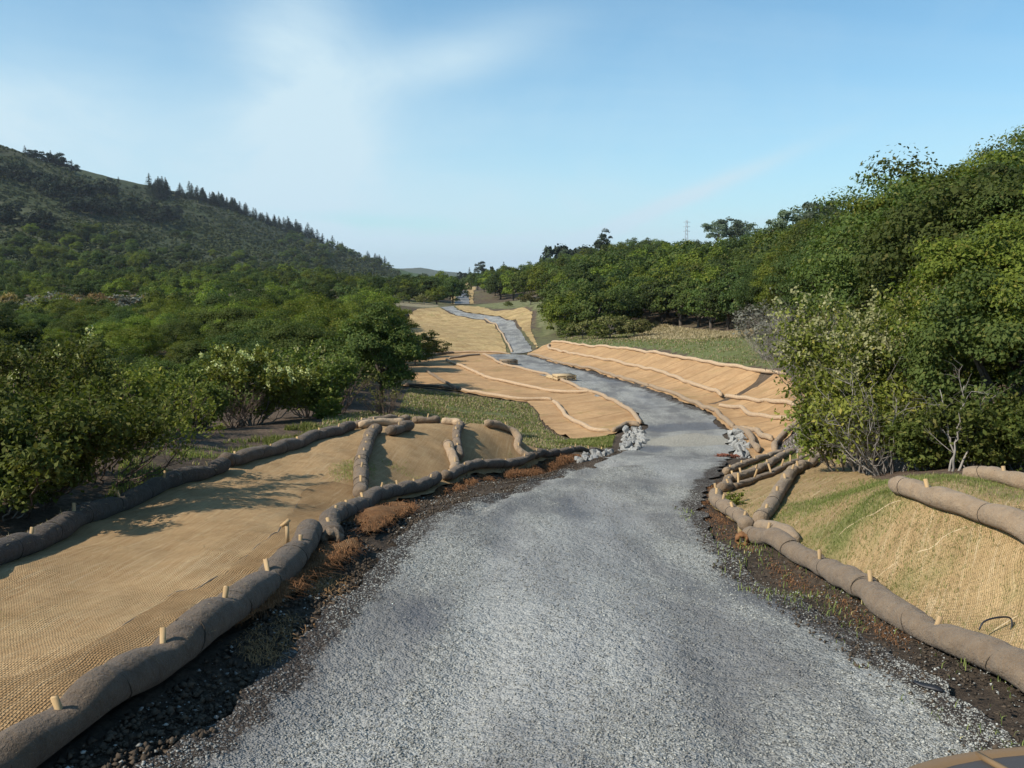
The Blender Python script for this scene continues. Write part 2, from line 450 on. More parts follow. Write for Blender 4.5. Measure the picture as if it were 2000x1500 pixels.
# ------------------------------------------------------------------ mesh helpers
def new_mesh(name, verts, faces_flat, sizes, mat=None, smooth=False, matidx=None):
    me = bpy.data.meshes.new(name)
    verts = np.asarray(verts, np.float32)
    faces_flat = np.asarray(faces_flat, np.int32)
    sizes = np.asarray(sizes, np.int32)
    me.vertices.add(len(verts))
    me.vertices.foreach_set('co', verts.ravel())
    me.loops.add(len(faces_flat))
    me.loops.foreach_set('vertex_index', faces_flat)
    me.polygons.add(len(sizes))
    starts = np.concatenate([[0], np.cumsum(sizes)[:-1]]).astype(np.int32)
    me.polygons.foreach_set('loop_start', starts)
    me.polygons.foreach_set('loop_total', sizes)
    if smooth:
        me.polygons.foreach_set('use_smooth', np.ones(len(sizes), bool))
    if matidx is not None:
        me.polygons.foreach_set('material_index', np.asarray(matidx, np.int32))
    for m in (mat if isinstance(mat, (list, tuple)) else [mat]):
        if m is not None:
            me.materials.append(m)
    me.update(calc_edges=True)
    me.validate()
    return me


class MB:
    """collects pieces, then links them as one mesh object"""
    def __init__(self):
        self.v, self.f, self.s, self.n = [], [], [], 0

    def add(self, verts, faces):
        verts = np.asarray(verts, float)
        self.v.append(verts)
        for fc in faces:
            self.f.extend([i + self.n for i in fc])
            self.s.append(len(fc))
        self.n += len(verts)

    def box(self, c, size, rz=0.0, rx=0.0, ry=0.0, bevel=0.0):
        sx, sy, sz = [k / 2 for k in size]
        vs = np.array([(x, y, z) for z in (-sz, sz) for y in (-sy, sy) for x in (-sx, sx)])
        R = np.array(Vector((0, 0, 0)).to_track_quat('Z', 'Y').to_matrix()) if False else rot3(rx, ry, rz)
        self.add(vs @ R.T + np.array(c), [(0, 2, 3, 1), (4, 5, 7, 6), (0, 1, 5, 4), (2, 6, 7, 3), (0, 4, 6, 2), (1, 3, 7, 5)])

    def tube(self, path, radii, sides=6, cap=True, seed=None):
        path = np.asarray(path, float)
        n = len(path)
        radii = np.broadcast_to(np.asarray(radii, float), (n,)) if np.ndim(radii) < 2 else radii
        tg = np.gradient(path, axis=0)
        tg /= np.linalg.norm(tg, axis=1)[:, None] + 1e-9
        ref = np.array([0, 0, 1.0])
        if abs(tg[0] @ ref) > 0.9 and abs(tg[-1] @ ref) > 0.9:
            ref = np.array([1.0, 0, 0])
        s = np.cross(tg, ref)
        bad = np.linalg.norm(s, axis=1) < 0.05
        s[bad] = np.array([1.0, 0, 0])
        s /= np.linalg.norm(s, axis=1)[:, None] + 1e-9
        u = np.cross(s, tg)
        an = np.arange(sides) * 2 * math.pi / sides
        ring = s[:, None] * np.cos(an)[None, :, None] + u[:, None] * np.sin(an)[None, :, None]
        rr = radii[:, None, None] if radii.ndim == 1 else radii[:, :, None]
        vs = (path[:, None] + ring * rr).reshape(-1, 3)
        fs = []
        for i in range(n - 1):
            for k in range(sides):
                k2 = (k + 1) % sides
                fs.append((i * sides + k, i * sides + k2, (i + 1) * sides + k2, (i + 1) * sides + k))
        if cap:
            fs.append(tuple(range(sides - 1, -1, -1)))
            fs.append(tuple((n - 1) * sides + k for k in range(sides)))
        self.add(vs, fs)

    def mesh(self, name, mat, smooth=False):
        return new_mesh(name, np.concatenate(self.v) if self.v else np.zeros((0, 3)), self.f, self.s, mat, smooth)

    def build(self, name, mat, parent=None, smooth=False, loc=None):
        return link(name, self.mesh(name, mat, smooth), parent, loc)


def rot3(rx, ry, rz):
    cx, sx, cy, sy, cz, sz = math.cos(rx), math.sin(rx), math.cos(ry), math.sin(ry), math.cos(rz), math.sin(rz)
    return np.array([[cz, -sz, 0], [sz, cz, 0], [0, 0, 1]]) @ np.array([[cy, 0, sy], [0, 1, 0], [-sy, 0, cy]]) @ np.array([[1, 0, 0], [0, cx, -sx], [0, sx, cx]])


def link(name, data, parent=None, loc=None):
    o = bpy.data.objects.new(name, data)
    COL.objects.link(o)
    if parent is not None:
        o.parent = parent
    if loc is not None:
        o.location = loc
    return o


def tag(o, label=None, cat=None, group=None, kind=None):
    for k, v in (('label', label), ('category', cat), ('group', group), ('kind', kind)):
        if v:
            o[k] = v
    return o


def empty(name, loc, rz=0.0, sc=1.0):
    o = link(name, None, None, loc)
    o.rotation_euler = (0, 0, rz)
    o.scale = (sc, sc, sc) if not hasattr(sc, '__len__') else sc
    o.empty_display_size = 0.2
    return o


def copy_tree(o, parent=None):
    c = o.copy()
    COL.objects.link(c)
    if parent is not None:
        c.parent = parent
    for ch in o.children:
        copy_tree(ch, c)
    return c


def resample(path, step):
    """Catmull-Rom through the points, then even spacing"""
    p = np.asarray(path, float)
    q = np.vstack([2 * p[0] - p[1], p, 2 * p[-1] - p[-2]])
    out = []
    for i in range(1, len(q) - 2):
        for s in np.linspace(0, 1, 24, endpoint=False):
            out.append(0.5 * ((2 * q[i]) + (-q[i - 1] + q[i + 1]) * s + (2 * q[i - 1] - 5 * q[i] + 4 * q[i + 1] - q[i + 2]) * s * s + (-q[i - 1] + 3 * q[i] - 3 * q[i + 1] + q[i + 2]) * s ** 3))
    out.append(p[-1])
    out = np.array(out)
    L = np.concatenate([[0], np.cumsum(np.linalg.norm(np.diff(out, axis=0), axis=1))])
    n = max(int(L[-1] / step), 3)
    s = np.linspace(0, L[-1], n + 1)
    return np.stack([np.interp(s, L, out[:, k]) for k in range(p.shape[1])], 1), L[-1]

# ------------------------------------------------------------------ materials
def material(name):
    m = bpy.data.materials.new(name)
    m.use_nodes = True
    t = NT(m.node_tree)
    return m, t


def finish(t, color, rough=0.9, normal=None, spec=0.25, **extra):
    ins = {'Base Color': color if isinstance(color, bpy.types.NodeSocket) else (*color, 1), 'Roughness': rough, 'Specular IOR Level': spec}
    if normal is not None:
        ins['Normal'] = normal
    ins.update(extra)
    b = t.n('ShaderNodeBsdfPrincipled', ins)
    o = t.n('ShaderNodeOutputMaterial', {0: b.outputs[0]})
    return b, o


def bump(t, height, strength=0.5, dist=0.02, normal=None):
    d = {'Height': height, 'Strength': strength, 'Distance': dist}
    if normal is not None:
        d['Normal'] = normal
    return t.n('ShaderNodeBump', d).outputs[0]


def obj_co(t):
    return t.n('ShaderNodeTexCoord').outputs['Object']


# ground: earth with grass, dry grass, litter and scrub, chosen by painted cover
M_GROUND, t = material('ground')
co = obj_co(t)
att = lambda nme: t.n('ShaderNodeAttribute', attribute_name=nme).outputs['Fac']
nz = t.noise(co, 1.3, 6, 0.6)
nf = t.noise(co, 14, 5, 0.65)
nl = t.noise(co, 0.18, 5, 0.6)
edge = lambda a: t.ramp(t.math('ADD', a, t.math('MULTIPLY', t.math('SUBTRACT', nz, 0.5), 0.9)), [(0.38, 0.0), (0.62, 1.0)])
soil = t.mix(t.ramp(nf, [(0.3, 0.0), (0.7, 1.0)]), (0.045, 0.033, 0.024), (0.115, 0.085, 0.06))
soil = t.mix(t.ramp(nz, [(0.35, 0.0), (0.75, 1.0)]), soil, (0.14, 0.10, 0.065))
green = t.mix(t.ramp(nf, [(0.3, 0.0), (0.72, 1.0)]), (0.085, 0.11, 0.035), (0.17, 0.19, 0.075))
green = t.mix(t.ramp(nz, [(0.42, 0.0), (0.75, 0.75)]), green, (0.17, 0.15, 0.08))
dry = t.mix(t.ramp(nf, [(0.3, 0.0), (0.7, 1.0)]), (0.20, 0.16, 0.10), (0.36, 0.29, 0.19))
dry = t.mix(t.ramp(nz, [(0.4, 0.0), (0.75, 0.7)]), dry, (0.16, 0.17, 0.075))
scrub = t.mix(t.ramp(t.noise(co, 0.35, 7, 0.7), [(0.36, 0.0), (0.66, 1.0)]), (0.032, 0.045, 0.017), (0.078, 0.088, 0.036))
scrub = t.mix(t.ramp(t.noise(co, 0.021, 6, 0.62), [(0.44, 0.0), (0.66, 0.75)]), scrub, (0.085, 0.078, 0.042))
scrub = t.mix(t.ramp(t.noise(co, 0.05, 5, 0.6), [(0.56, 0.0), (0.72, 0.7)]), scrub, (0.028, 0.035, 0.016))
litter = t.mix(t.ramp(nf, [(0.35, 0.0), (0.65, 1.0)]), (0.07, 0.045, 0.03), (0.22, 0.155, 0.11))
dirt = t.mix(t.ramp(nf, [(0.35, 0.0), (0.68, 1.0)]), (0.042, 0.032, 0.024), (0.115, 0.085, 0.060))
c = soil
c = t.mix(edge(att('litter')), c, litter)
c = t.mix(edge(att('grass')), c, green)
c = t.mix(edge(att('dry')), c, dry)
c = t.mix(edge(att('scrub')), c, scrub)
c = t.mix(edge(att('dirt')), c, dirt)
c = t.mix(att('field'), c, (0.07, 0.10, 0.04))
bn = bump(t, t.noise(co, 28, 6, 0.7), 0.9, 0.05)
bn = bump(t, nz, 0.5, 0.25, bn)
finish(t, c, 0.95, bn, 0.15)

# road gravel
M_ROAD, t = material('road_gravel')
co = obj_co(t)
v = t.n('ShaderNodeTexVoronoi', {'Vector': co, 'Scale': 62.0, 'Randomness': 1.0})
v2 = t.n('ShaderNodeTexVoronoi', {'Vector': co, 'Scale': 19.0, 'Randomness': 1.0})
sp = t.n('ShaderNodeSeparateColor', {0: v.outputs['Color']}).outputs[0]
sp2 = t.n('ShaderNodeSeparateColor', {0: v2.outputs['Color']}).outputs[0]
pat = t.noise(t.mapping(co, scale=(1.0, 0.35, 1)), 1.1, 6, 0.62)
pat2 = t.noise(t.mapping(co, scale=(1.4, 0.22, 1)), 0.42, 5, 0.6)
base = t.mix(t.ramp(sp, [(0.1, 0.0), (0.9, 1.0)]), (0.14, 0.136, 0.120), (0.385, 0.375, 0.335))
base = t.mix(t.math('MULTIPLY', sp2, 0.35), base, (0.40, 0.40, 0.375))
base = t.mix(t.ramp(pat, [(0.42, 0.0), (0.60, 0.85)]), base, (0.155, 0.15, 0.145))
base = t.mix(t.ramp(pat2, [(0.5, 0.0), (0.66, 0.5)]), base, (0.36, 0.355, 0.34))
silt = t.n('ShaderNodeAttribute', attribute_name='silt').outputs['Fac']
base = t.mix(t.math('MULTIPLY', t.ramp(t.math('ADD', silt, t.math('MULTIPLY', t.math('SUBTRACT', t.noise(co, 1.4, 6, .65), 0.5), 0.9)), [(0.40, 0.0), (0.65, 1.0)]), 0.8), base, t.mix(sp, (0.25, 0.225, 0.18), (0.42, 0.39, 0.32)))
wet = t.n('ShaderNodeAttribute', attribute_name='wet').outputs['Fac']
wetm = t.ramp(t.math('ADD', wet, t.math('MULTIPLY', t.math('SUBTRACT', t.noise(t.mapping(co, rot=(0, 0, .5), scale=(1, .4, 1)), 0.7, 6, .65), 0.5), 1.5)), [(0.42, 0.0), (0.72, 1.0)])
base = t.mix(t.math('MULTIPLY', wetm, 0.8), base, (0.105, 0.10, 0.105))
mud = t.n('ShaderNodeAttribute', attribute_name='mud').outputs['Fac']
mudm = t.ramp(t.math('ADD', mud, t.math('MULTIPLY', t.math('SUBTRACT', t.noise(co, 2.6, 7, .7), 0.5), 1.3)), [(0.44, 0.0), (0.66, 1.0)])
grain = t.ramp(t.math('ADD', sp, t.math('MULTIPLY', mudm, -0.55)), [(0.28, 0.0), (0.36, 1.0)])
base = t.mix(t.math('MULTIPLY', mudm, t.math('SUBTRACT', 1.0, t.math('MULTIPLY', grain, 0.8))), base, (0.055, 0.043, 0.034))
hgt = t.math('ADD', t.math('MULTIPLY', v.outputs['Distance'], -0.6), t.math('MULTIPLY', v2.outputs['Distance'], -0.9))
bn = bump(t, hgt, 0.9, 0.022)
bn = bump(t, t.noise(co, 5.0, 6, 0.65), 0.55, 0.10, bn)
finish(t, base, t.math('SUBTRACT', 0.85, t.math('MULTIPLY', wetm, 0.38)), bn, 0.18)


def mat_blanket(name, c_lo, c_hi, green_amt, thread=55.0, row=24.0, contrast=1.0, strands=0.0, relief=0.5, warpk=0.06, joint=0.0, stain=0.55):
    """woven coir netting: a grid of coarse yarns over loose fibre, worn and sprouting in places"""
    m, t = material(name)
    uv = t.n('ShaderNodeUVMap', uv_map='UVMap').outputs[0]
    co = obj_co(t)
    warp = t.n('ShaderNodeVectorMath', {0: t.n('ShaderNodeVectorMath', {0: t.noise(uv, 1.6, 4, 0.6, out=1), 1: (0.5, 0.5, 0.5)}, operation='SUBTRACT').outputs[0], 'Scale': warpk}, operation='SCALE').outputs[0]
    wv = t.n('ShaderNodeVectorMath', {0: uv, 1: warp}, operation='ADD').outputs[0]
    s = t.n('ShaderNodeSeparateXYZ', {0: wv})
    fa = t.math('ABSOLUTE', t.math('SINE', t.math('MULTIPLY', s.outputs[0], thread)))
    fb = t.math('ABSOLUTE', t.math('SINE', t.math('MULTIPLY', s.outputs[1], row)))
    ya = t.math('SUBTRACT', 1.0, fa)
    yb = t.math('SUBTRACT', 1.0, fb)
    yarn = t.math('MAXIMUM', t.math('POWER', ya, 1.6), t.math('MULTIPLY', t.math('POWER', yb, 2.2), 0.8))
    fib = t.noise(t.mapping(wv, scale=(60, 9, 1)), 1.0, 5, 0.7)
    big = t.noise(co, 0.55, 6, 0.62)
    mid = t.noise(co, 3.2, 6, 0.65)
    col = t.mix(t.ramp(mid, [(0.28, 0.0), (0.74, 1.0)]), c_lo, c_hi)
    col = t.mix(t.ramp(big, [(0.42, 0.0), (0.66, stain)]), col, tuple(k * 0.6 for k in c_lo))
    streak = t.noise(t.mapping(uv, scale=(1.5, 0.22, 1)), 1.0, 6, 0.62, 0.5)
    col = t.mix(t.ramp(streak, [(0.50, 0.0), (0.72, stain)]), col, (c_lo[0] * .62, c_lo[1] * .52, c_lo[2] * .45))
    col = t.mix(t.math('MULTIPLY', t.math('SUBTRACT', 1.0, yarn), 0.30 * contrast), col, tuple(k * 0.42 for k in c_lo))
    col = t.mix(t.math('MULTIPLY', t.math('SUBTRACT', t.ramp(fib, [(0.25, 0.0), (0.8, 1.0)]), 0.0), 0.30), col, tuple(min(k * 1.35, 0.7) for k in c_hi))
    if strands:
        st = t.noise(t.mapping(wv, scale=(26, 0.9, 1)), 1.0, 4, 0.65, 0.4)
        col = t.mix(t.math('MULTIPLY', t.ramp(st, [(0.52, 0.0), (0.72, 1.0)]), strands), col, (0.56, 0.43, 0.26))
        col = t.mix(t.math('MULTIPLY', t.ramp(st, [(0.28, 1.0), (0.46, 0.0)]), strands * 0.6), col, tuple(k * 0.5 for k in c_lo))
    gm = t.ramp(t.math('ADD', t.noise(t.mapping(wv, scale=(1, .5, 1)), 1.1, 7, 0.68), t.math('MULTIPLY', t.n('ShaderNodeAttribute', attribute_name='sprout').outputs['Fac'], 0.34)), [(0.60, 0.0), (0.80, 1.0)])
    col = t.mix(t.math('MULTIPLY', gm, green_amt), col, (0.15, 0.17, 0.05))
    h = t.math('ADD', t.math('MULTIPLY', yarn, 0.7), t.math('MULTIPLY', fib, 0.5))
    if joint:
        ju = t.n('ShaderNodeSeparateXYZ', {0: t.n('ShaderNodeVectorMath', {0: uv, 1: t.n('ShaderNodeVectorMath', {0: t.noise(uv, .35, 3, .5, out=1), 'Scale': .7}, operation='SCALE').outputs[0]}, operation='ADD').outputs[0]}).outputs[0]
        fr_ = t.math('FRACT', t.math('MULTIPLY', ju, 1 / 2.35))
        jd = t.ramp(t.math('ABSOLUTE', t.math('SUBTRACT', fr_, 0.5)), [(0.0, 1.0), (0.035, 0.0)])
        col = t.mix(t.math('MULTIPLY', jd, joint), col, tuple(k * .42 for k in c_lo))
    bn = bump(t, h, relief, 0.018)
    bn = bump(t, mid, 0.5, 0.07, bn)
    finish(t, col, 0.95, bn, 0.1)
    return m


M_MAT_NEAR = mat_blanket('coir_near_left', (0.40, 0.22, 0.098), (0.65, 0.425, 0.225), 0.08, 150, 105, 1.5, 0.50, 0.9, 0.05, 0, 0.4)
M_MAT_BROWN = mat_blanket('coir_brown', (0.31, 0.18, 0.08), (0.52, 0.34, 0.17), 0.06, 150, 105, 1.6, 0.35, 1.0, 0.08, 0, 0.5)
M_MAT_RUST = mat_blanket('coir_rust', (0.16, 0.075, 0.032), (0.31, 0.165, 0.075), 0.0, 150, 105, 1.5, 0.2, 1.0, 0.1, 0, 0.5)
M_MAT_RIGHT = mat_blanket('coir_near_right', (0.33, 0.215, 0.10), (0.51, 0.355, 0.18), 0.8, 215, 75, 0.8, 0.75, 0.8, 0.16, 0, 0.3)
M_MAT_MID = mat_blanket('coir_far', (0.36, 0.21, 0.10), (0.51, 0.325, 0.168), 0.45, 40, 20, 0.5, 0.25, 0.5, 0.2, 0.55, 0.62)
M_MAT_FAR = mat_blanket('coir_hump', (0.30, 0.195, 0.085), (0.50, 0.37, 0.18), 0.65, 6, 1.3, 0.6, 0.55, 0.5, 0.2, 0.3, 0.85)


def mat_roll(name, a, b):
    m, t = material(name)
    co = obj_co(t)
    n = t.noise(co, 9, 6, 0.65)
    sp = t.noise(co, 140, 3, 0.7)
    weave = t.noise(t.mapping(co, scale=(1, 1, 1)), 55, 4, 0.7)
    col = t.mix(t.ramp(n, [(0.3, 0.0), (0.7, 1.0)]), a, b)
    col = t.mix(t.math('MULTIPLY', t.ramp(sp, [(0.60, 0.0), (0.72, 1.0)]), 0.55), col, tuple(min(1, k * 2.0 + 0.04) for k in b))
    rnd = t.n('ShaderNodeObjectInfo').outputs['Random']
    col = t.mix(t.math('MULTIPLY', rnd, 0.25), col, tuple(k * 0.7 for k in a))
    bn = bump(t, weave, 0.8, 0.016)
    bn = bump(t, n, 0.7, 0.07, bn)
    finish(t, col, 0.95, bn, 0.1, **{'Sheen Weight': 0.12})
    return m


ROLLS = {}


def roll_mat(f):
    """burlap from dark and damp (0) to pale and dry (1)"""
    k = round(f * 10) / 10
    if k not in ROLLS:
        lo_a, lo_b, hi_a, hi_b = np.array([.066, .048, .035]), np.array([.112, .084, .062]), np.array([.40, .275, .165]), np.array([.53, .385, .245])
        ROLLS[k] = mat_roll('burlap_%d' % round(k * 10), tuple(lo_a + (hi_a - lo_a) * k), tuple(lo_b + (hi_b - lo_b) * k))
    return ROLLS[k]


def simple_mat(name, a, b, scale=8.0, rough=0.85, spec=0.2, bstr=0.4, bdist=0.02, stretch=(1, 1, 1), island=0.0, metal=0.0):
    m, t = material(name)
    co = t.mapping(obj_co(t), scale=stretch)
    n = t.noise(co, scale, 6, 0.65)
    f = t.ramp(n, [(0.3, 0.0), (0.7, 1.0)])
    if island:
        r = t.n('ShaderNodeNewGeometry').outputs['Random Per Island']
        f = t.math('ADD', t.math('MULTIPLY', f, 1 - island), t.math('MULTIPLY', r, island))
    col = t.mix(f, a, b)
    finish(t, col, rough, bump(t, n, bstr, bdist), spec, Metallic=metal)
    return m


M_STAKE, t = material('stake_wood')
co = t.mapping(obj_co(t), scale=(40, 40, 5))
n_w = t.noise(co, 1.0, 5, 0.65)
wc = t.mix(t.ramp(n_w, [(0.3, 0.0), (0.7, 1.0)]), (0.36, 0.225, 0.10), (0.66, 0.46, 0.24))
wc = t.mix(t.math('MULTIPLY', t.n('ShaderNodeObjectInfo').outputs['Random'], 0.45), wc, (0.30, 0.22, 0.14))
finish(t, wc, 0.85, bump(t, n_w, .4, .003), 0.15)
M_TWINE = simple_mat('twine', (0.035, 0.028, 0.022), (0.07, 0.055, 0.04), 30)
M_ROCK = simple_mat('riprap_rock', (0.17, 0.165, 0.155), (0.44, 0.43, 0.40), 4.0, 0.9, 0.2, 0.6, 0.06)
M_STONE, t = material('gravel_stone')
co = obj_co(t)
rr0 = t.n('ShaderNodeNewGeometry').outputs['Random Per Island']
sc_ = t.mix(rr0, (0.12, 0.117, 0.104), (0.46, 0.45, 0.40))
pt0 = t.noise(t.mapping(co, scale=(1.0, 0.35, 1)), 1.1, 6, 0.62)
sc_ = t.mix(t.ramp(pt0, [(0.42, 0.0), (0.60, 0.6)]), sc_, (0.15, 0.145, 0.14))
finish(t, sc_, 0.88, None, 0.15)
M_CLOD = simple_mat('mud_clod', (0.032, 0.025, 0.019), (0.115, 0.086, 0.060), 25, 0.95, 0.15, 0.6, 0.01, island=0.6)
M_PALLET = simple_mat('pallet_wood', (0.42, 0.30, 0.16), (0.60, 0.46, 0.28), 5, 0.85, 0.15, 0.3, 0.01, (1, 8, 1))
M_PALLET_D = simple_mat('old_pallet_wood', (0.20, 0.15, 0.10), (0.33, 0.25, 0.17), 5, 0.85, 0.15, 0.3, 0.01, (1, 8, 1))
M_FIBRE = simple_mat('coir_fibre', (0.13, 0.062, 0.028), (0.27, 0.135, 0.062), 12, 0.95, 0.1, 0.4, 0.02, island=0.5)
M_FIBRE_T = simple_mat('coir_fibre_tan', (0.24, 0.13, 0.055), (0.42, 0.25, 0.115), 12, 0.95, 0.1, 0.4, 0.02, island=0.5)
M_BLACK = simple_mat('black_plastic', (0.012, 0.012, 0.014), (0.022, 0.022, 0.026), 20, 0.5, 0.4, 0.3, 0.004)
M_SEAM = simple_mat('seam_yarn', (0.17, 0.135, 0.095), (0.30, 0.24, 0.17), 20, 0.9)
M_SEAM_P = simple_mat('pale_yarn', (0.40, 0.30, 0.17), (0.56, 0.44, 0.28), 20, 0.9)
M_REDLEAF = simple_mat('dead_leaf', (0.12, 0.045, 0.03), (0.26, 0.10, 0.06), 12, 0.9, 0.1, 0.2, 0.01, island=0.6)
M_BARK = simple_mat('bark', (0.075, 0.06, 0.047), (0.17, 0.14, 0.115), 9, 0.95, 0.1, 0.7, 0.03, (3, 3, 0.6))
M_TWIG = simple_mat('grey_twig', (0.20, 0.175, 0.15), (0.36, 0.32, 0.28), 9, 0.95, 0.1, 0.5, 0.01, (3, 3, 0.6))
M_BROWNTWIG = simple_mat('brown_twig', (0.085, 0.06, 0.045), (0.18, 0.13, 0.10), 9, 0.95, 0.1, 0.5, 0.01, (3, 3, 0.6))
M_STEEL = simple_mat('grey_steel', (0.30, 0.32, 0.34), (0.40, 0.42, 0.44), 3, 0.6)


def mat_leaf(name, lo, hi, tip=None, trans=0.30, rough=0.65, spec=0.10, tone=0.5):
    m, t = material(name)
    g = t.n('ShaderNodeNewGeometry')
    r = g.outputs['Random Per Island']
    co = obj_co(t)
    n = t.noise(co, tone, 3, 0.5)
    f = t.math('ADD', t.math('MULTIPLY', r, 0.6), t.math('MULTIPLY', t.ramp(n, [(0.32, 0.0), (0.68, 1.0)]), 0.4))
    col = t.mix(f, lo, hi)
    if tip:
        col = t.mix(t.ramp(r, [(0.90, 0.0), (0.95, 1.0)]), col, tip)
    rnd = t.n('ShaderNodeObjectInfo').outputs['Random']
    hs = t.n('ShaderNodeHueSaturation', {'Hue': t.math('ADD', 0.485, t.math('MULTIPLY', rnd, 0.03)), 'Saturation': 1.0, 'Value': t.math('ADD', 0.66, t.math('MULTIPLY', rnd, 0.62)), 'Color': col}).outputs[0]
    b = t.n('ShaderNodeBsdfPrincipled', {'Base Color': hs, 'Roughness': rough, 'Specular IOR Level': spec})
    tr = t.n('ShaderNodeBsdfTranslucent', {'Color': t.mix(1.0, hs, (1.25, 1.35, 0.6, 1), 'MULTIPLY')})
    mx = t.n('ShaderNodeMixShader', {0: trans, 1: b.outputs[0], 2: tr.outputs[0]})
    t.n('ShaderNodeOutputMaterial', {0: mx.outputs[0]})
    return m


L_OAK = mat_leaf('oak_leaf', (0.043, 0.064, 0.017), (0.122, 0.156, 0.039), (0.156, 0.156, 0.041))
L_OAKD = mat_leaf('dark_oak_leaf', (0.029, 0.048, 0.016), (0.085, 0.115, 0.032), (0.118, 0.125, 0.039))
L_BAY = mat_leaf('bay_leaf', (0.064, 0.095, 0.016), (0.212, 0.246, 0.040), (0.215, 0.195, 0.039))
L_BROOM = mat_leaf('coyote_leaf', (0.086, 0.106, 0.021), (0.244, 0.264, 0.051), (0.300, 0.264, 0.060))
L_BROOMD = mat_leaf('coyote_dark_leaf', (0.052, 0.074, 0.017), (0.160, 0.184, 0.041), (0.203, 0.192, 0.053))
L_YEL = mat_leaf('yellow_leaf', (0.12, 0.13, 0.025), (0.24, 0.23, 0.045), (0.30, 0.24, 0.06))
L_BLOOM = mat_leaf('pale_bloom', (0.32, 0.33, 0.14), (0.58, 0.56, 0.29), None, 0.25, 0.9, 0.1)
L_GREY = mat_leaf('grey_leaf', (0.12, 0.125, 0.10), (0.24, 0.235, 0.19), None, 0.15, 0.9, 0.1)
L_WILLOW = mat_leaf('willow_leaf', (0.15, 0.105, 0.05), (0.27, 0.19, 0.085), (0.30, 0.15, 0.05), 0.2, 0.9, 0.1)
L_EUC = mat_leaf('eucalypt_leaf', (0.069, 0.098, 0.062), (0.156, 0.188, 0.119), None)
L_CON = mat_leaf('needle', (0.019, 0.029, 0.017), (0.050, 0.065, 0.034), None, 0.05)
L_OLIVE = mat_leaf('olive_scrub_leaf', (0.075, 0.078, 0.024), (0.165, 0.155, 0.055), (0.22, 0.18, 0.08))
L_GRASS = mat_leaf('grass_blade', (0.111, 0.137, 0.034), (0.260, 0.280, 0.085), (0.468, 0.377, 0.182), 0.35)
L_STRAW = mat_leaf('straw_blade', (0.26, 0.20, 0.12), (0.44, 0.35, 0.22), (0.52, 0.40, 0.22), 0.2)
L_SCRUB = mat_leaf('chaparral_leaf', (0.036, 0.050, 0.019), (0.074, 0.086, 0.034), (0.09, 0.095, 0.045), 0.1, 0.8, 0.1)

# ------------------------------------------------------------------ sheets: road and coir blankets laid on the terrain
def path_xy(key):
    return [P(*q)[:2] for q in WKEY[key][5]]


def pix_xy(pts):
    out = []
    for q in pts:
        if len(q) == 3:
            out.append(P(*q)[:2])
        else:
            h = hit(*q)
            out.append(h[:2])
    return out


def outline(xy, ragged=0.0, step=0.006, seed=1, scale=60.0):
    """even, slightly ragged outline in the (angle, log distance) plane of the terrain"""
    xy = np.array(xy)
    a, b = ab(xy[:, 0], xy[:, 1])
    pts = np.stack([a, b], 1)
    pts = np.vstack([pts, pts[:1]])
    L = np.concatenate([[0], np.cumsum(np.linalg.norm(np.diff(pts, axis=0), axis=1))])
    n = int(L[-1] / step)
    s = np.linspace(0, L[-1], n, endpoint=False)
    q = np.stack([np.interp(s, L, pts[:, k]) for k in (0, 1)], 1)
    if ragged:
        tg = np.roll(q, -1, 0) - np.roll(q, 1, 0)
        tg /= np.linalg.norm(tg, axis=1)[:, None] + 1e-9
        nrm = np.stack([-tg[:, 1], tg[:, 0]], 1)
        q = q + nrm * (fbm(q[:, 0] * scale, q[:, 1] * scale, seed, 5) * ragged * 2)[:, None]
    return q


def wrinkle_h(x, y, rot, amp, seed):
    """long folds running with the strips of the blanket, and a small step where strips overlap"""
    c, s = math.cos(rot), math.sin(rot)
    u, v = c * x + s * y, -s * x + c * y
    f = fbm(u * 1.7 + fbm(u * .3, v * .3, seed + 3, 2) * 2, v * 0.22, seed + 1, 4)
    st = (u + fbm(u * .35, v * .35, seed + 5, 2)) / 2.35
    fr = st - np.floor(st)
    return f * amp + np.clip(1 - fr / 0.10, 0, 1) * amp * 0.30


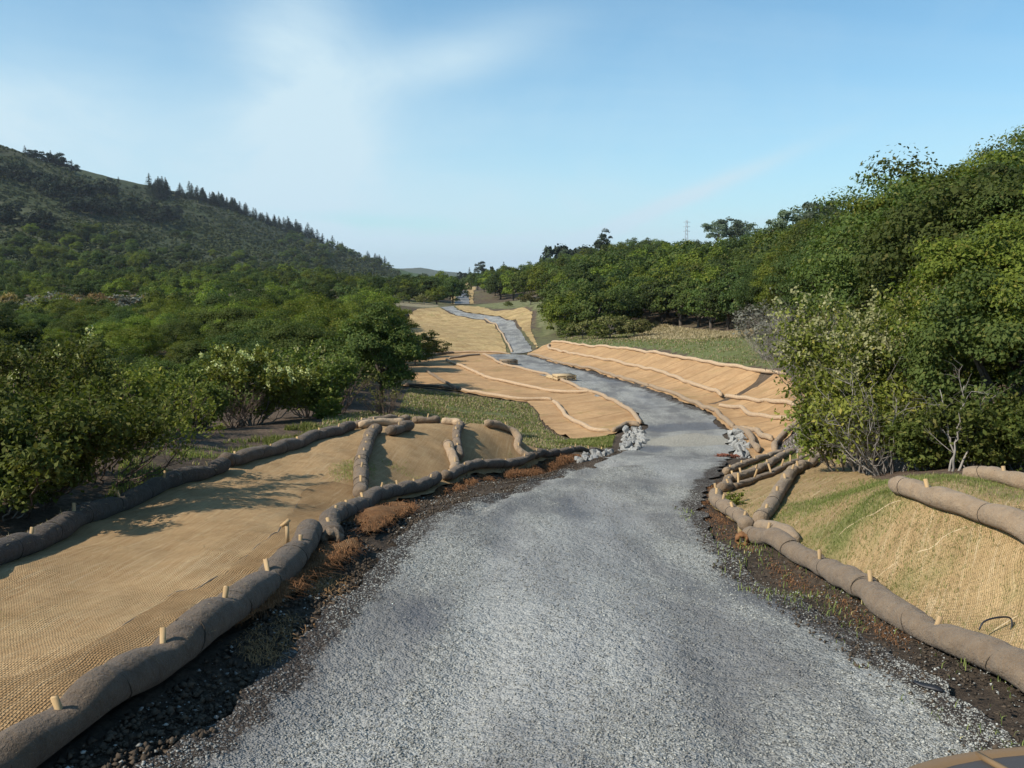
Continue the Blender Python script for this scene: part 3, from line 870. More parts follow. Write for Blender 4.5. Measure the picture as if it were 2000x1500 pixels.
def sheet(name, xy, mat, lift, cell=0.012, ragged=0.006, seed=1, uvrot=0.0, lump=0.0, attrs=None, kind=None, extra_h=None, wrinkle=0.0):
    q = outline(xy, ragged, min(cell, 0.008), seed)
    lo, hi = q.min(0), q.max(0)
    ga, gb = np.arange(lo[0], hi[0], cell), np.arange(lo[1], hi[1], cell)
    A, B = np.meshgrid(ga, gb)
    A = A.ravel() + rng.uniform(-.3, .3, A.size) * cell
    B = B.ravel() + rng.uniform(-.3, .3, B.size) * cell
    ins = inside(A, B, q)
    A, B = A[ins], B[ins]
    # keep interior points off the rim
    d = np.full(len(A), 9.0)
    for s in range(0, len(q), 200):
        d = np.minimum(d, np.sqrt(((A[:, None] - q[None, s:s + 200, 0]) ** 2 + (B[:, None] - q[None, s:s + 200, 1]) ** 2).min(1)))
    k = d > cell * 0.45
    A, B, d = A[k], B[k], d[k]
    n = len(q)
    pts = [Vector(p) for p in q.tolist()] + [Vector(p) for p in np.stack([A, B], 1).tolist()]
    vs, es, fs, _, _, _ = delaunay_2d_cdt(pts, [(i, (i + 1) % n) for i in range(n)], [], 0, 1e-7, False)
    V = np.array([(p[0], p[1]) for p in vs])
    F3 = np.array([f[:3] for f in fs])
    cen = V[F3].mean(1)
    keep = inside(cen[:, 0], cen[:, 1], q)
    fs = [f for f, k_ in zip(fs, keep) if k_]
    x, y = unab(V[:, 0], V[:, 1])
    r = np.exp(V[:, 1])
    z = H(x, y) + lift + 0.0002 * r
    if lump:
        z = z + fbm(x * 2.2, y * 2.2, seed + 9, 4) * lump
    if wrinkle:
        z = z + wrinkle_h(x, y, uvrot, wrinkle, seed)
    if extra_h is not None:
        z = z + extra_h(x, y)
    me = new_mesh(name, np.stack([x, y, z], 1), [i for f in fs for i in f], [len(f) for f in fs], mat, True)
    uv = me.uv_layers.new(name='UVMap')
    li = np.empty(len(me.loops), np.int32)
    me.loops.foreach_get('vertex_index', li)
    co = np.empty(len(me.vertices) * 3, np.float32)
    me.vertices.foreach_get('co', co)
    co = co.reshape(-1, 3)
    c, s = math.cos(uvrot), math.sin(uvrot)
    U = np.stack([c * co[:, 0] + s * co[:, 1], -s * co[:, 0] + c * co[:, 1]], 1)[li]
    uv.data.foreach_set('uv', U.astype(np.float32).ravel())
    for nme, fn in (attrs or {}).items():
        at = me.attributes.new(nme, 'FLOAT', 'POINT')
        at.data.foreach_set('value', np.asarray(fn(co[:, 0], co[:, 1]), np.float32))
    # give the sheet a turned-down rim so that it is not paper thin
    o = link(name, me)
    if kind:
        o['kind'] = kind
    return o, np.array([unab(*p) for p in q])


def dist_line(x, y, line):
    """distance of points to a polyline"""
    d = np.full(len(x), 1e9)
    for (x0, y0), (x1, y1) in zip(line[:-1], line[1:]):
        ex, ey = x1 - x0, y1 - y0
        tt = np.clip(((x - x0) * ex + (y - y0) * ey) / (ex * ex + ey * ey + 1e-12), 0, 1)
        d = np.minimum(d, np.hypot(x - x0 - tt * ex, y - y0 - tt * ey))
    return d


RL_XY = np.array(pix_xy(ROAD_L))
RR_XY = np.array(pix_xy(ROAD_R))
ROAD_POLY = np.vstack([RL_XY, RR_XY[::-1], [(3.6, -3.0), (-1.5, -3.0)]])
R2_POLY = np.vstack([pix_xy(ROAD2_L), pix_xy(ROAD2_R)[::-1]])
R3_POLY = np.vstack([pix_xy(ROAD3_L), pix_xy(ROAD3_R)[::-1]])


def xyq(px, py, t):
    return P(px, py, t)[:2]


def blob(x, y, cx, cy, rx, ry, rot=0.0):
    c, s = math.cos(rot), math.sin(rot)
    u, v = (x - cx) * c + (y - cy) * s, -(x - cx) * s + (y - cy) * c
    return np.exp(-((u / rx) ** 2 + (v / ry) ** 2))


def road_mud(x, y):
    dl = dist_line(x, y, RL_XY)
    dr = dist_line(x, y, RR_XY)
    near = np.clip((24 - y) / 6, 0, 1)
    m = np.maximum(np.exp(-(dl / 0.34) ** 2) * 0.9, np.exp(-(dr / 0.38) ** 2) * 0.95) * near
    m = np.maximum(m, np.exp(-(dr / 0.5) ** 2) * np.clip((y - 30) / 8, 0, 1))
    for q, rx, ry in (((1310, 775, 43.5), 1.6, 4.0), ((1275, 765, 46), 1.0, 3.0)):
        p = xyq(*q)
        m = np.maximum(m, blob(x, y, p[0] + .9, p[1], rx, ry, 0.35) * 1.1)
    pt = fbm(x * 1.1, y * .45, 44, 4)
    m = np.maximum(m, np.clip(pt * 1.2 + .02, 0, .36) * near)
    return m


def road_wet(x, y):
    w_ = np.clip((y - 26) / 6, 0, 1) * 0.36
    for q, rx, ry, k in (((1275, 875, 27), .7, 1.8, 1.0), ((1330, 835, 33), 2.0, 1.6, .9), ((1200, 750, 51), 1.8, 9, .5), ((930, 970, 15), .9, 1.2, .4), ((1500, 1190, 8.0), .55, 1.9, .75), ((1320, 1120, 8.8), .45, 2.2, .7), ((820, 1250, 6.7), .45, 1.4, .6), ((1120, 1000, 13), .5, 3.5, .55), ((1260, 960, 15.5), .4, 3.0, .55), ((1000, 1400, 5.2), .45, .7, .5), ((1600, 1400, 5.2), .4, .6, .5)):
        p = xyq(*q)
        w_ = np.maximum(w_, blob(x, y, p[0], p[1], rx, ry) * k)
    return w_


def road_relief(x, y):
    """wheel ruts, washed grooves and the broken rim at the left of the dip"""
    z = fbm(x * 1.5, y * .8, 31, 4) * 0.06
    mid = np.interp(y, RL_XY[::-1][::-1][:18, 1], (RL_XY[:18, 0] + np.interp(RL_XY[:18, 1], RR_XY[:18, 1], RR_XY[:18, 0])) / 2)
    for sx in (-.82, .82):
        z = z - 0.035 * np.exp(-(((x - mid - sx) + fbm(y * .5, y * 0, 38, 2) * .5) / 0.24) ** 2)
    z = z + fbm(x * 7, y * 7, 32, 3) * 0.012
    rim = np.array([xyq(860, 1010, 11.5), xyq(960, 958, 14.2), xyq(1040, 931, 17), xyq(1110, 914, 19.6), xyq(1165, 900, 21.8)])
    d = dist_line(x, y, rim + np.array([0.28, 0.0]))
    z = z - 0.13 * np.exp(-((d + fbm(x * 4, y * 4, 36, 3) * 0.3) / 0.10) ** 2)
    return z


road, road_rim = sheet('road', ROAD_POLY, M_ROAD, 0.03, 0.0085, 0.010, 3, kind='structure', attrs={'mud': road_mud, 'wet': road_wet, 'silt': lambda x, y: blob(x, y, *xyq(1340, 865, 28.5), 1.7, 2.2) * 1.1}, extra_h=road_relief)
zero = lambda x, y: x * 0
road2, r2rim = sheet('road', R2_POLY, M_ROAD, 0.03, 0.008, 0.002, 4, kind='structure', attrs={'mud': zero, 'wet': lambda x, y: x * 0 + 0.35})
road3, r3rim = sheet('road', R3_POLY, M_ROAD, 0.06, 0.008, 0.001, 5, kind='structure', attrs={'mud': zero, 'wet': lambda x, y: x * 0 + 0.6})

# --- coir blankets
def off(pts, dx, dy=0.0):
    return [np.array(p) + np.array([dx, dy]) for p in pts]


B = {}
front = off(path_xy('A'), 0.03, -0.02) + off(path_xy('B')[2:], 0.1, -0.22) + off(path_xy('C')[1:], 0.1, -0.2) + off(path_xy('D'), 0.05, -.2) + off(path_xy('E'), .1, -.15)
back = [P(1150, 877, 26.2)[:2], P(1100, 864, 25.2)[:2], P(1040, 849, 24.4)[:2], P(980, 838, 23.6)[:2], P(940, 832, 22.8)[:2]] + off(path_xy('F5'), 0, .15)[::-1] + off(path_xy('F4'), 0, .1)[::-1] + off(path_xy('F3'), 0, .08)[::-1] + off(path_xy('F2'), -.05, .05)[::-1] + off(path_xy('F1'), -0.05, .05)[::-1]
B['left'] = ([(-1.35, 2.0)] + front + back + [(-6.4, 5.4), (-5.2, 2.0)], M_MAT_NEAR, 0.035, 0.0085, 0.10, -0.08, 'tan woven coir blanket over the left mound, crossed by the striped roll')
rfront = off(path_xy('RA')[::-1], 0.0, 0.0) + off(path_xy('RB'), -0.08) + off(path_xy('RC'), -0.06) + off(path_xy('RD'), -.06)
rback = off(path_xy('RE')[-2:], 0, .2) + off(path_xy('RH'), 0, .15) + [P(1650, 893, 18)[:2], P(1690, 925, 13.5)[:2], P(1730, 935, 11.2)[:2], P(1830, 925, 10.6)[:2], P(1950, 915, 10.3)[:2], P(2100, 935, 9.6)[:2], (6.6, 6.5), (6.0, 3.0), (3.0, 3.0)]
B['right'] = (rfront + rback, M_MAT_RIGHT, 0.03, 0.0085, 0.08, -0.62, 'coir blanket with green sprouts on the near right bank under the diagonal roll')
emb = off(path_xy('M1'), 0, .6) + [P(1600, 742, 37.5)[:2], P(1600, 790, 32)[:2], P(1578, 815, 30)[:2], P(1550, 840, 28.4)[:2], P(1525, 862, 27.0)[:2], P(1516, 886, 25.2)[:2], P(1470, 896, 24.8)[:2], P(1452, 880, 26.6)[:2], P(1440, 855, 29.2)[:2]] + off(path_xy('M5b')[::-1], -.2, -.1) + off(path_xy('M5')[::-1], -.2, -.1) + [P(1035, 686, 76)[:2]]
seam_xy = pix_xy([(-60, 1360), (60, 1328), (120, 1308), (190, 1272), (245, 1232), (300, 1190), (340, 1160), (395, 1152), (450, 1120), (497, 1077), (545, 1040), (585, 985), (600, 955), (640, 945), (690, 958)])
B['lower'] = (seam_xy + path_xy('B')[2:6][::-1] + path_xy('A')[::-1], M_MAT_BROWN, 0.047, 0.0075, 0.10, -0.08, 'narrow orange brown coir strip between the grey seam cord and the nearest roll')
B['strip1'] = (pix_xy([(415, 1236), (450, 1208), (500, 1186), (560, 1146), (603, 1100), (640, 1082), (700, 1074), (706, 1086), (675, 1098), (628, 1132), (580, 1172), (525, 1208), (470, 1236), (430, 1250)]), M_MAT_RUST, 0.05, 0.0055, 0.12, 0.4, 'crumpled brown coir strip squeezed out between the nearest roll and the gravel')
B['strip2'] = (pix_xy([(700, 1028), (735, 1000), (762, 990), (798, 994), (812, 1002), (785, 1018), (742, 1046), (712, 1054)]), M_MAT_RUST, 0.06, 0.0055, 0.18, 0.7, 'crumpled rusty coir strip at the road edge beside the second roll')
B['bank'] = (emb, M_MAT_MID, 0.035, 0.008, 0.10, -1.25, 'orange tan coir blanket on the long bank between straight road and meadow')
bench = off(path_xy('N7'), 0, .8) + off(path_xy('N1'), .15) + off(path_xy('N5')[::-1], 0.05, -.15)[1:] + [P(*q)[:2] for q in ((1197, 847, 32.6), (1165, 854, 31.5), (1120, 857, 31.4), (1084, 845, 33.4), (1063, 826, 36.2), (1048, 802, 40.3), (1030, 787, 43))] + off(path_xy('N3b')[:5][::-1], 0, -.4) + off(path_xy('N6')[::-1], 0, -.3) + [P(770, 752, 51)[:2], P(770, 690, 74)[:2]]
B['bench'] = (bench, M_MAT_MID, 0.035, 0.008, 0.08, -1.15, 'orange tan coir blanket over the bench left of the straight road')
hump = [P(*q)[:2] for q in ((775, 628, 143), (800, 614, 151), (830, 607, 160), (857, 603, 171))] + off(pix_xy(ROAD2_L)[::-1], -.4)[1:] + [P(*q)[:2] for q in ((992, 690, 76), (900, 685, 78.5), (800, 684, 80), (760, 660, 95), (755, 640, 120))]
B['hump'] = (hump, M_MAT_FAR, 0.03, 0.007, 0.2, 0.25, 'yellowish tan coir blanket on the rounded far hump left of the climbing road')
far_r = off(pix_xy(ROAD2_R)[::-1], .4) + [P(*q)[:2] for q in ((1048, 672, 87), (1036, 648, 106), (1040, 621, 131), (1010, 614, 143), (965, 610, 150), (935, 601, 170), (900, 597, 178))]
B['far'] = (far_r, M_MAT_FAR, 0.03, 0.007, 0.2, 0.25, 'narrow tan coir blanket on the slope right of the climbing road')
B['vfl'] = ([P(*q)[:2] for q in ((884, 598, 190), (880, 585, 235), (884, 570, 330), (892, 570, 330), (890, 585, 240), (888, 597, 196))], M_MAT_FAR, 0.06, 0.005, .1, .2, 'thin tan strip of coir blanket left of the farthest dark stretch of road')
B['vfr'] = ([P(*q)[:2] for q in ((918, 597, 196), (917, 585, 240), (912, 569, 332), (915, 561, 430), (930, 561, 430), (925, 575, 300), (924, 590, 220), (930, 597, 185))], M_MAT_FAR, 0.06, 0.005, .1, .2, 'tan strip of coir blanket right of the farthest dark stretch of road')
B['top'] = ([P(*q)[:2] for q in ((905, 563, 400), (910, 556, 560), (914, 550, 760), (922, 550, 760), (922, 558, 520), (915, 563, 400))], M_MAT_FAR, 0.3, 0.004, .1, .2, 'smallest pale patch of coir blanket, up where the road vanishes between the trees')


def sprout(x, y):
    g = fbm(x * .5, y * .5, 77, 3) + 0.1
    for q, rx, ry, k in (((1560, 890, 21), 2.2, 1.2, 1.2), ((1720, 985, 9.2), 1.2, .8, .9), ((1640, 960, 11), 1.4, .9, .8), ((1800, 1090, 7.6), .9, .6, .5), ((690, 925, 14.8), .5, 1.5, .5)):
        p = xyq(*q)
        g = np.maximum(g, blob(x, y, p[0], p[1], rx, ry) * k)
    return g


GUL = np.array([P(1500, 727, 42.2)[:2], P(1470, 745, 41.3)[:2], P(1440, 760, 41.0)[:2], P(1412, 778, 40.4)[:2], P(1380, 782, 40.0)[:2]])


def gully(x, y):
    """washed-out groove down the long bank"""
    d = dist_line(x, y, GUL) + fbm(x * 1.5, y * 1.5, 47, 3) * .3
    return -0.38 * np.exp(-(d / 0.38) ** 2) + fbm(x * .9, y * .9, 48, 3) * .10


def bulge(xy):
    ring = np.vstack([xy, xy[:1]])
    return lambda x, y: 0.075 * np.clip(dist_line(x, y, ring) / 0.09, 0, 1) ** 0.5 + fbm(x * 7, y * 7, 55, 4) * .10


SEEDS = {'left': 20, 'lower': 20}
WRK = {'bank': .22, 'bench': .16, 'hump': .25, 'far': .25, 'left': .08, 'right': .05, 'lower': .08, 'strip1': .05, 'strip2': .05}
ROTS = {}
SHEETS = {}
for key, (xy, m, lift, cell, lump, rot_, lab) in B.items():
    o, rim = sheet('coir_blanket', xy, m, lift, cell, 0.004 if key in ('left', 'right', 'lower', 'strip1', 'strip2') else 0.002, SEEDS.get(key, len(SHEETS) + 20), rot_, lump, {'sprout': sprout}, wrinkle=WRK.get(key, 0), extra_h=bulge(xy) if key.startswith('strip') else (gully if key == 'bank' else None))
    tag(o, lab, 'erosion blanket', 'coir blankets pegged on the cut slopes')
    ROTS[key] = rot_
    SHEETS[key] = (o, rim, lift, lump, SEEDS.get(key, len(SHEETS) + 20))

# ------------------------------------------------------------------ ground: one fan-shaped sheet to the horizon
fan_a = np.concatenate([np.linspace(-3.0, -0.8, 40, endpoint=False), np.linspace(-0.8, 0.8, 330, endpoint=False), np.linspace(0.8, 3.0, 41)])
fan_b = np.concatenate([np.linspace(math.log(3.0), math.log(220), 330, endpoint=False), np.linspace(math.log(220), math.log(7000), 150)])
NA, NB = len(fan_a), len(fan_b)
A_, B_ = np.meshgrid(fan_a, fan_b)
gx, gy = unab(A_.ravel(), B_.ravel())
# behind the viewer the sheet turns into a plain level ground
gz = H(gx, gy)
rr_ = np.exp(B_.ravel())
gz += fbm(gx * 1.7, gy * 1.7, 5, 4) * 0.045 * np.clip(rr_ / 14, 0.4, 1)
gz += fbm(gx * .02, gy * .02, 15, 5) * 9 * np.clip((rr_ - 330) / 300, 0, 1)
low_ = np.zeros(len(gx))
for poly, lift_ in [(road_rim, .05), (r2rim, .1), (r3rim, .2)] + [(v_[1], v_[2]) for v_ in SHEETS.values()]:
    m_ = inside(gx, gy, poly)
    ra_, rb_ = ab(poly[:, 0], poly[:, 1])
    pr_ = np.stack([ra_, rb_], 1)
    iw = np.where(m_)[0]
    de = np.full(len(iw), 9.0)
    aw, bw = A_.ravel()[iw], B_.ravel()[iw]
    for s0 in range(0, len(pr_), 100):
        de = np.minimum(de, np.sqrt(((aw[:, None] - pr_[None, s0:s0 + 100, 0]) ** 2 + (bw[:, None] - pr_[None, s0:s0 + 100, 1]) ** 2).min(1)))
    low_[iw] = np.maximum(low_[iw], np.clip((de - 0.0015) / 0.012, 0, 1) * (0.08 + 0.0016 * rr_[iw]))
gz -= low_
ii = np.arange(NA * NB).reshape(NB, NA)
qf = np.stack([ii[:-1, :-1], ii[:-1, 1:], ii[1:, 1:], ii[1:, :-1]], -1).reshape(-1, 4)
GV = np.stack([gx, gy, gz], 1)
# close the hole around the fan's own origin
GV = np.vstack([GV, [(0, ORY, float(gz[:NA].mean()))]])
cf = [(i, len(GV) - 1, (i + 1)) for i in range(NA - 1)]
me = new_mesh('ground', GV, np.concatenate([qf.ravel(), np.array(cf)[:, ::-1].ravel()]), [4] * len(qf) + [3] * len(cf), M_GROUND, True)
ground = tag(link('ground', me), kind='structure')


def paint(name, vals):
    at = me.attributes.new(name, 'FLOAT', 'POINT')
    at.data.foreach_set('value', np.append(vals, vals[-1] * 0).astype(np.float32))


def poly_px(pts):
    return np.array([P(*q)[:2] for q in pts])


GRASS1 = poly_px([(620, 845, 19.2), (640, 835, 20.3), (800, 815, 24), (940, 830, 24), (1050, 850, 26), (1180, 868, 28), (1190, 860, 31), (1120, 860, 31.2), (1080, 848, 33.2), (1060, 828, 36), (1045, 802, 40.3), (1030, 790, 42.6), (900, 772, 46.5), (800, 765, 49), (780, 800, 36), (640, 815, 24)])
GREEN_P = poly_px([(1080, 862, 29.6), (1195, 868, 28.8), (1200, 848, 32), (1120, 858, 31)])
MEADOW = poly_px([(1077, 664, 80), (1177, 672, 69), (1277, 684, 59.5), (1400, 706, 49), (1560, 732, 40.5), (1640, 745, 34), (1700, 700, 42), (1600, 630, 62), (1500, 628, 64), (1280, 640, 96), (1100, 660, 92)])
MEADOW_DRY = poly_px([(1230, 655, 82), (1400, 655, 65), (1560, 650, 56), (1680, 700, 42), (1700, 640, 62), (1500, 622, 66), (1280, 636, 100)])
FARG = poly_px([(930, 598, 170), (1015, 612, 145), (1045, 620, 132), (1060, 660, 96), (1100, 640, 105), (1110, 580, 150), (1050, 572, 190), (940, 590, 205)])
FARDRY = poly_px([(740, 615, 150), (830, 605, 165), (860, 600, 180), (840, 596, 200), (730, 602, 185)])
grass = np.zeros(len(gx))
grass[inside(gx, gy, GRASS1)] = 0.62
grass[inside(gx, gy, GREEN_P)] = 1.2
grass[inside(gx, gy, MEADOW)] = 0.75
grass[inside(gx, gy, FARG)] = 0.62
far0_ = np.clip((gy - 34) / 10, 0, 1)
grass = np.maximum(grass, (.42 + fbm(gx * .04, gy * .04, 92, 3) * .5) * far0_ * (rr_ < 900) * (gx > -40))
grass[(gy > 34) & (gx <= -40)] = np.maximum(grass[(gy > 34) & (gx <= -40)], .4)
paint('grass', grass)
dryv = np.zeros(len(gx))
dryv[inside(gx, gy, MEADOW_DRY)] = 0.66
dryv[inside(gx, gy, FARDRY)] = 0.9
dryv[inside(gx, gy, FARG)] = np.maximum(dryv[inside(gx, gy, FARG)], 0.42)
paint('dry', dryv)
paint('scrub', np.clip((rr_ - 250) / 120, 0, 1) * (np.abs(A_.ravel()) < 1.2) * np.where(A_.ravel() > -.10, np.clip((rr_ - 700) / 300, 0, 1), 1))
far_ = np.clip((gy - 34) / 10, 0, 1)
grass_bg = np.clip(far_ * .62 + fbm(gx * .05, gy * .05, 91, 4) * .5, 0, .8) * (rr_ < 420) * far_
paint('litter', np.where((gx > 3.0) & (gy > 9), 1.0, np.where(gx < -2, 0.45, 0.0)) * (1 - far_))
ddl = np.minimum(dist_line(gx, gy, RL_XY), dist_line(gx, gy, RR_XY))
paint('dirt', np.exp(-(ddl / 1.1) ** 2) * 1.2)
FIELD = poly_px([(750, 549, 700), (830, 549, 700), (850, 537, 1080), (750, 537, 1080)])
paint('field', inside(gx, gy, FIELD).astype(float))


def top_h(x, y):
    """height of the uppermost laid surface at one point"""
    z = h1(x, y)
    for ky, (o, rim, lift, lump, seed) in SHEETS.items():
        if inside(np.array([x]), np.array([y]), rim)[0]:
            r = math.hypot(x, y - ORY)
            return z + lift + 0.0002 * r + float(fbm(np.array([x * 2.2]), np.array([y * 2.2]), seed + 9, 4)[0]) * lump + float(wrinkle_h(np.array([x]), np.array([y]), ROTS[ky], WRK.get(ky, 0), seed)[0])
    return z

# ------------------------------------------------------------------ fibre rolls with stakes and twine
def make_roll(key, D, tan, gap, label, pts):
    xy = np.array([P(*q) for q in pts])
    far = xy[:, 1].mean() > 27
    path, L = resample(xy[:, :2], 0.16 if far else 0.045)
    n = len(path)
    z = np.array([top_h(px, py) for px, py in path[::(4 if n > 60 else 1)]])
    z = np.interp(np.arange(n), np.arange(n)[::(4 if n > 60 else 1)], z)
    ker = np.hanning(9); ker /= ker.sum()
    z = np.convolve(np.pad(z, 4, mode='edge'), ker, 'valid')
    s = np.linspace(0, L, n)
    seed = sum(map(ord, key)) % 97
    R = D / 2
    stakes = np.arange(gap * 0.42, L, gap)
    stakes = stakes + np.array([math.sin(i * 7.3 + seed) * gap * 0.14 for i in range(len(stakes))])
    stakes = stakes[(stakes > 0.08) & (stakes < L - 0.08)]
    rad = R * (1 + 0.07 * (vnoise(s * 1.4, s * 0 + seed, 3) - 0.5) * 2 + 0.06 * (vnoise(s * 5, s * 0 + seed, 4) - .5))
    pinch = np.zeros(n)
    for st in stakes:
        pinch = np.maximum(pinch, np.exp(-((s - st) / 0.13) ** 2))
    if not far:
        rad = rad * (1 - 0.13 * pinch)
    tws = np.zeros(0)
    if not far and key not in ('RI', 'RJ', 'P', 'F5'):
        tws = np.arange(gap * 0.15, L - 0.1, gap * 0.55 if key.startswith('V1') else gap * 0.78)[:14]
        tws = tws[tws > 0.1]
        for st in tws:
            rad = rad * (1 - 0.07 * np.exp(-((s - st) / 0.035) ** 2))
    tip = np.minimum(s, L - s)
    taper = np.clip(tip / (R * (0.8 if key != 'RI' else 1.0)), 0, 1)
    if key == 'RI':
        taper = np.where(s > L / 2, np.clip((L - s) / 0.55, 0, 1) ** 0.7, taper)
    rad = rad * (0.35 + 0.65 * np.sqrt(1 - (1 - taper) ** 2))
    sides = 8 if far else 18
    an = np.arange(sides) * 2 * math.pi / sides
    # lumpy section: flattened underneath, a little uneven along the roll
    prof = 1 + 0.05 * np.cos(2 * an)[None] + (0 if far else 1) * 0.05 * (vnoise(s[:, None] * 3.2 + an[None] * 0, np.cos(an)[None] * 2 + 3 + s[:, None] * 0, seed) - 0.5)
    if not far:
        # the cloth dips into a crease where it is pinned
        prof = prof + 0.03 * (vnoise(s[:, None] * 11 + 0 * an[None], an[None] * 3.2 + 0 * s[:, None], seed + 7) - .5) + 0.04 * (vnoise(s[:, None] * 4.5 + 0 * an[None], an[None] * 1.6 + 0 * s[:, None], seed + 8) - .5)
        prof = prof - 0.20 * pinch[:, None] * np.clip(np.sin(an)[None], 0, 1) ** 2
    cz = z + 0.84 * rad
    wob = (vnoise(s * 0.9, s * 0 + seed + 5, 8) - 0.5) * 0.05
    tg = np.gradient(path, axis=0)
    tg /= np.linalg.norm(tg, axis=1)[:, None] + 1e-9
    nx = np.stack([-tg[:, 1], tg[:, 0]], 1)
    path = path + nx * wob[:, None]
    centre = np.column_stack([path, cz])
    org = centre[n // 2].copy()
    mb = MB()
    mb.tube(centre - org, rad[:, None] * prof, sides)
    o = mb.build('fibre_roll', roll_mat(tan), None, True, org)
    tag(o, label, 'fibre roll', 'straw filled fibre rolls staked along the slopes')
    # stakes, every one a part
    zt = np.interp(stakes, s, cz + rad)
    for i, st in enumerate(stakes):
        x, y = np.interp(st, s, path[:, 0]), np.interp(st, s, path[:, 1])
        lean = (0.30 * math.sin(i * 3.1 + seed), 0.26 * math.cos(i * 2.3 + seed))
        up = 0.045 + 0.055 * (0.5 + 0.5 * math.sin(i * 5.7 + seed * 1.3)) ** 1.5
        if far:
            up *= .6
        if key == 'RF':
            up += 0.07
        wdt = 0.034 if not far else 0.032
        hgt = 0.16 + up
        b = MB()
        b.box((0, 0, 0), (wdt, 0.018 if not far else 0.02, hgt), 0.3 * math.sin(i * 1.7))
        so = b.build('stake', M_STAKE, o)
        so.location = Vector((x, y, zt[i] - R * 0.22 + up - hgt / 2)) - Vector(org)
        so.rotation_euler = (lean[0], lean[1], 0)
    if not far and key not in ('RI', 'RJ', 'P', 'F5'):
        # dark twine tied round the casing
        for i, st in enumerate(tws):
            k = int(np.interp(st, s, np.arange(n)))
            k = min(max(k, 1), n - 2)
            d = centre[k + 1] - centre[k - 1]
            d /= np.linalg.norm(d)
            sk = 0.55 * math.sin(i * 2.9 + seed)
            a2 = np.linspace(0, 2 * math.pi, 21)
            side = np.cross(d, (0, 0, 1)); side /= np.linalg.norm(side)
            upv = np.cross(side, d)
            rr = rad[k] * 1.012 * np.interp(a2 % (2 * math.pi), np.append(an, 2 * math.pi), np.append(prof[k], prof[k][0]))
            ringp = (centre[k] - org)[None] + (side[None] * np.cos(a2)[:, None] + upv[None] * np.sin(a2)[:, None]) * rr[:, None] + d[None] * (np.sin(a2) * sk * R)[:, None]
            b = MB()
            b.tube(ringp, 0.0042, 4, False)
            b.build('twine', M_TWINE, o)
    if key in ('A', 'B', 'RA', 'RK', 'F1', 'RG', 'RL', 'RB', 'V1'):
        # straw ends poking through the casing
        m_ = int(L * (110 if tan < .5 else 70))
        kk = rng.integers(2, n - 2, m_)
        aa = rng.uniform(-.5, math.pi + .5, m_)
        sd_ = np.stack([tg[kk, 1], -tg[kk, 0], np.zeros(m_)], 1)
        od = sd_ * np.cos(aa)[:, None] + np.array([0, 0, 1.0]) * np.sin(aa)[:, None]
        bs = centre[kk] - org + od * (rad[kk] * .99)[:, None]
        ln = rng.uniform(.006, .022, m_)[:, None]
        dr = od * .8 + rng.normal(0, .8, (m_, 3))
        wv = rng.normal(0, 1, (m_, 3)); wv /= np.linalg.norm(wv, axis=1)[:, None]
        wv *= 0.0008 + 0.00016 * centre[kk, 1:2]
        vv = np.stack([bs - wv, bs + wv, bs + dr * ln], 1).reshape(-1, 3)
        so = link('straw', new_mesh('straw', vv, np.arange(3 * m_), np.full(m_, 3), L_STRAW), o)
        so['kind'] = 'stuff'
    return o


for wt in WATTLES:
    make_roll(*wt)


def simple_thing(name, mb, mat, loc, label, cat, group=None, smooth=False, kind=None, parent=None):
    o = mb.build(name, mat, parent, smooth, loc)
    return tag(o, label, cat, group, kind)


# torn cloth end of the second roll and the rusty torn end of the curved one
def torn_end(px, py, t, R, label, m, rz):
    p = P(px, py, t)
    b = MB()
    a = np.linspace(0, 2 * math.pi, 25)[:-1]
    rings = []
    for k, (yy, rr) in enumerate(((0.0, 1.02), (-0.05, 1.06), (-0.10, 0.98), (-0.13, 0.72), (-0.09, 0.35))):
        wr = 1 + 0.10 * np.sin(a * 7 + k) + 0.07 * np.sin(a * 11 - 2 * k)
        rings.append(np.stack([np.cos(a) * R * rr * wr, np.full(24, yy) + 0.02 * np.sin(a * 5 + k), np.sin(a) * R * rr * wr], 1))
    v = np.concatenate(rings)
    b.add(v, [(k * 24 + i, k * 24 + (i + 1) % 24, (k + 1) * 24 + (i + 1) % 24, (k + 1) * 24 + i) for k in range(4) for i in range(24)])
    o = simple_thing('sack_end', b, m, (p[0], p[1], top_h(p[0], p[1]) + R * 0.85), label, 'sack end')
    o.rotation_euler = (0, 0, rz)


torn_end(648, 1046, 8.85, 0.11, 'gathered ruffled cloth end of fibre roll facing the viewer on the left road edge', roll_mat(.3), 0.1)
torn_end(1452, 1048, 10.7, 0.085, 'torn rusty cloth end spilling fibre at the right road edge', M_FIBRE, -0.4)

# a loose broken stake top leaning on the nearest roll
p = P(566, 1060, 8.1)
b = MB(); b.box((0, 0, 0), (0.034, 0.018, 0.20), 0.2)
o = simple_thing('tall_stake', b, M_STAKE, (p[0] - .02, p[1], h1(p[0], p[1]) + 0.27), 'tallest pale stake by the nearest roll, its split top bent over', 'stake')
b = MB(); b.box((0, 0, 0), (0.034, 0.016, 0.10))
c_ = b.build('split_top', M_STAKE, o, False, (-0.012, -0.01, 0.105)); c_.rotation_euler = (0.3, 0.85, 0.2)

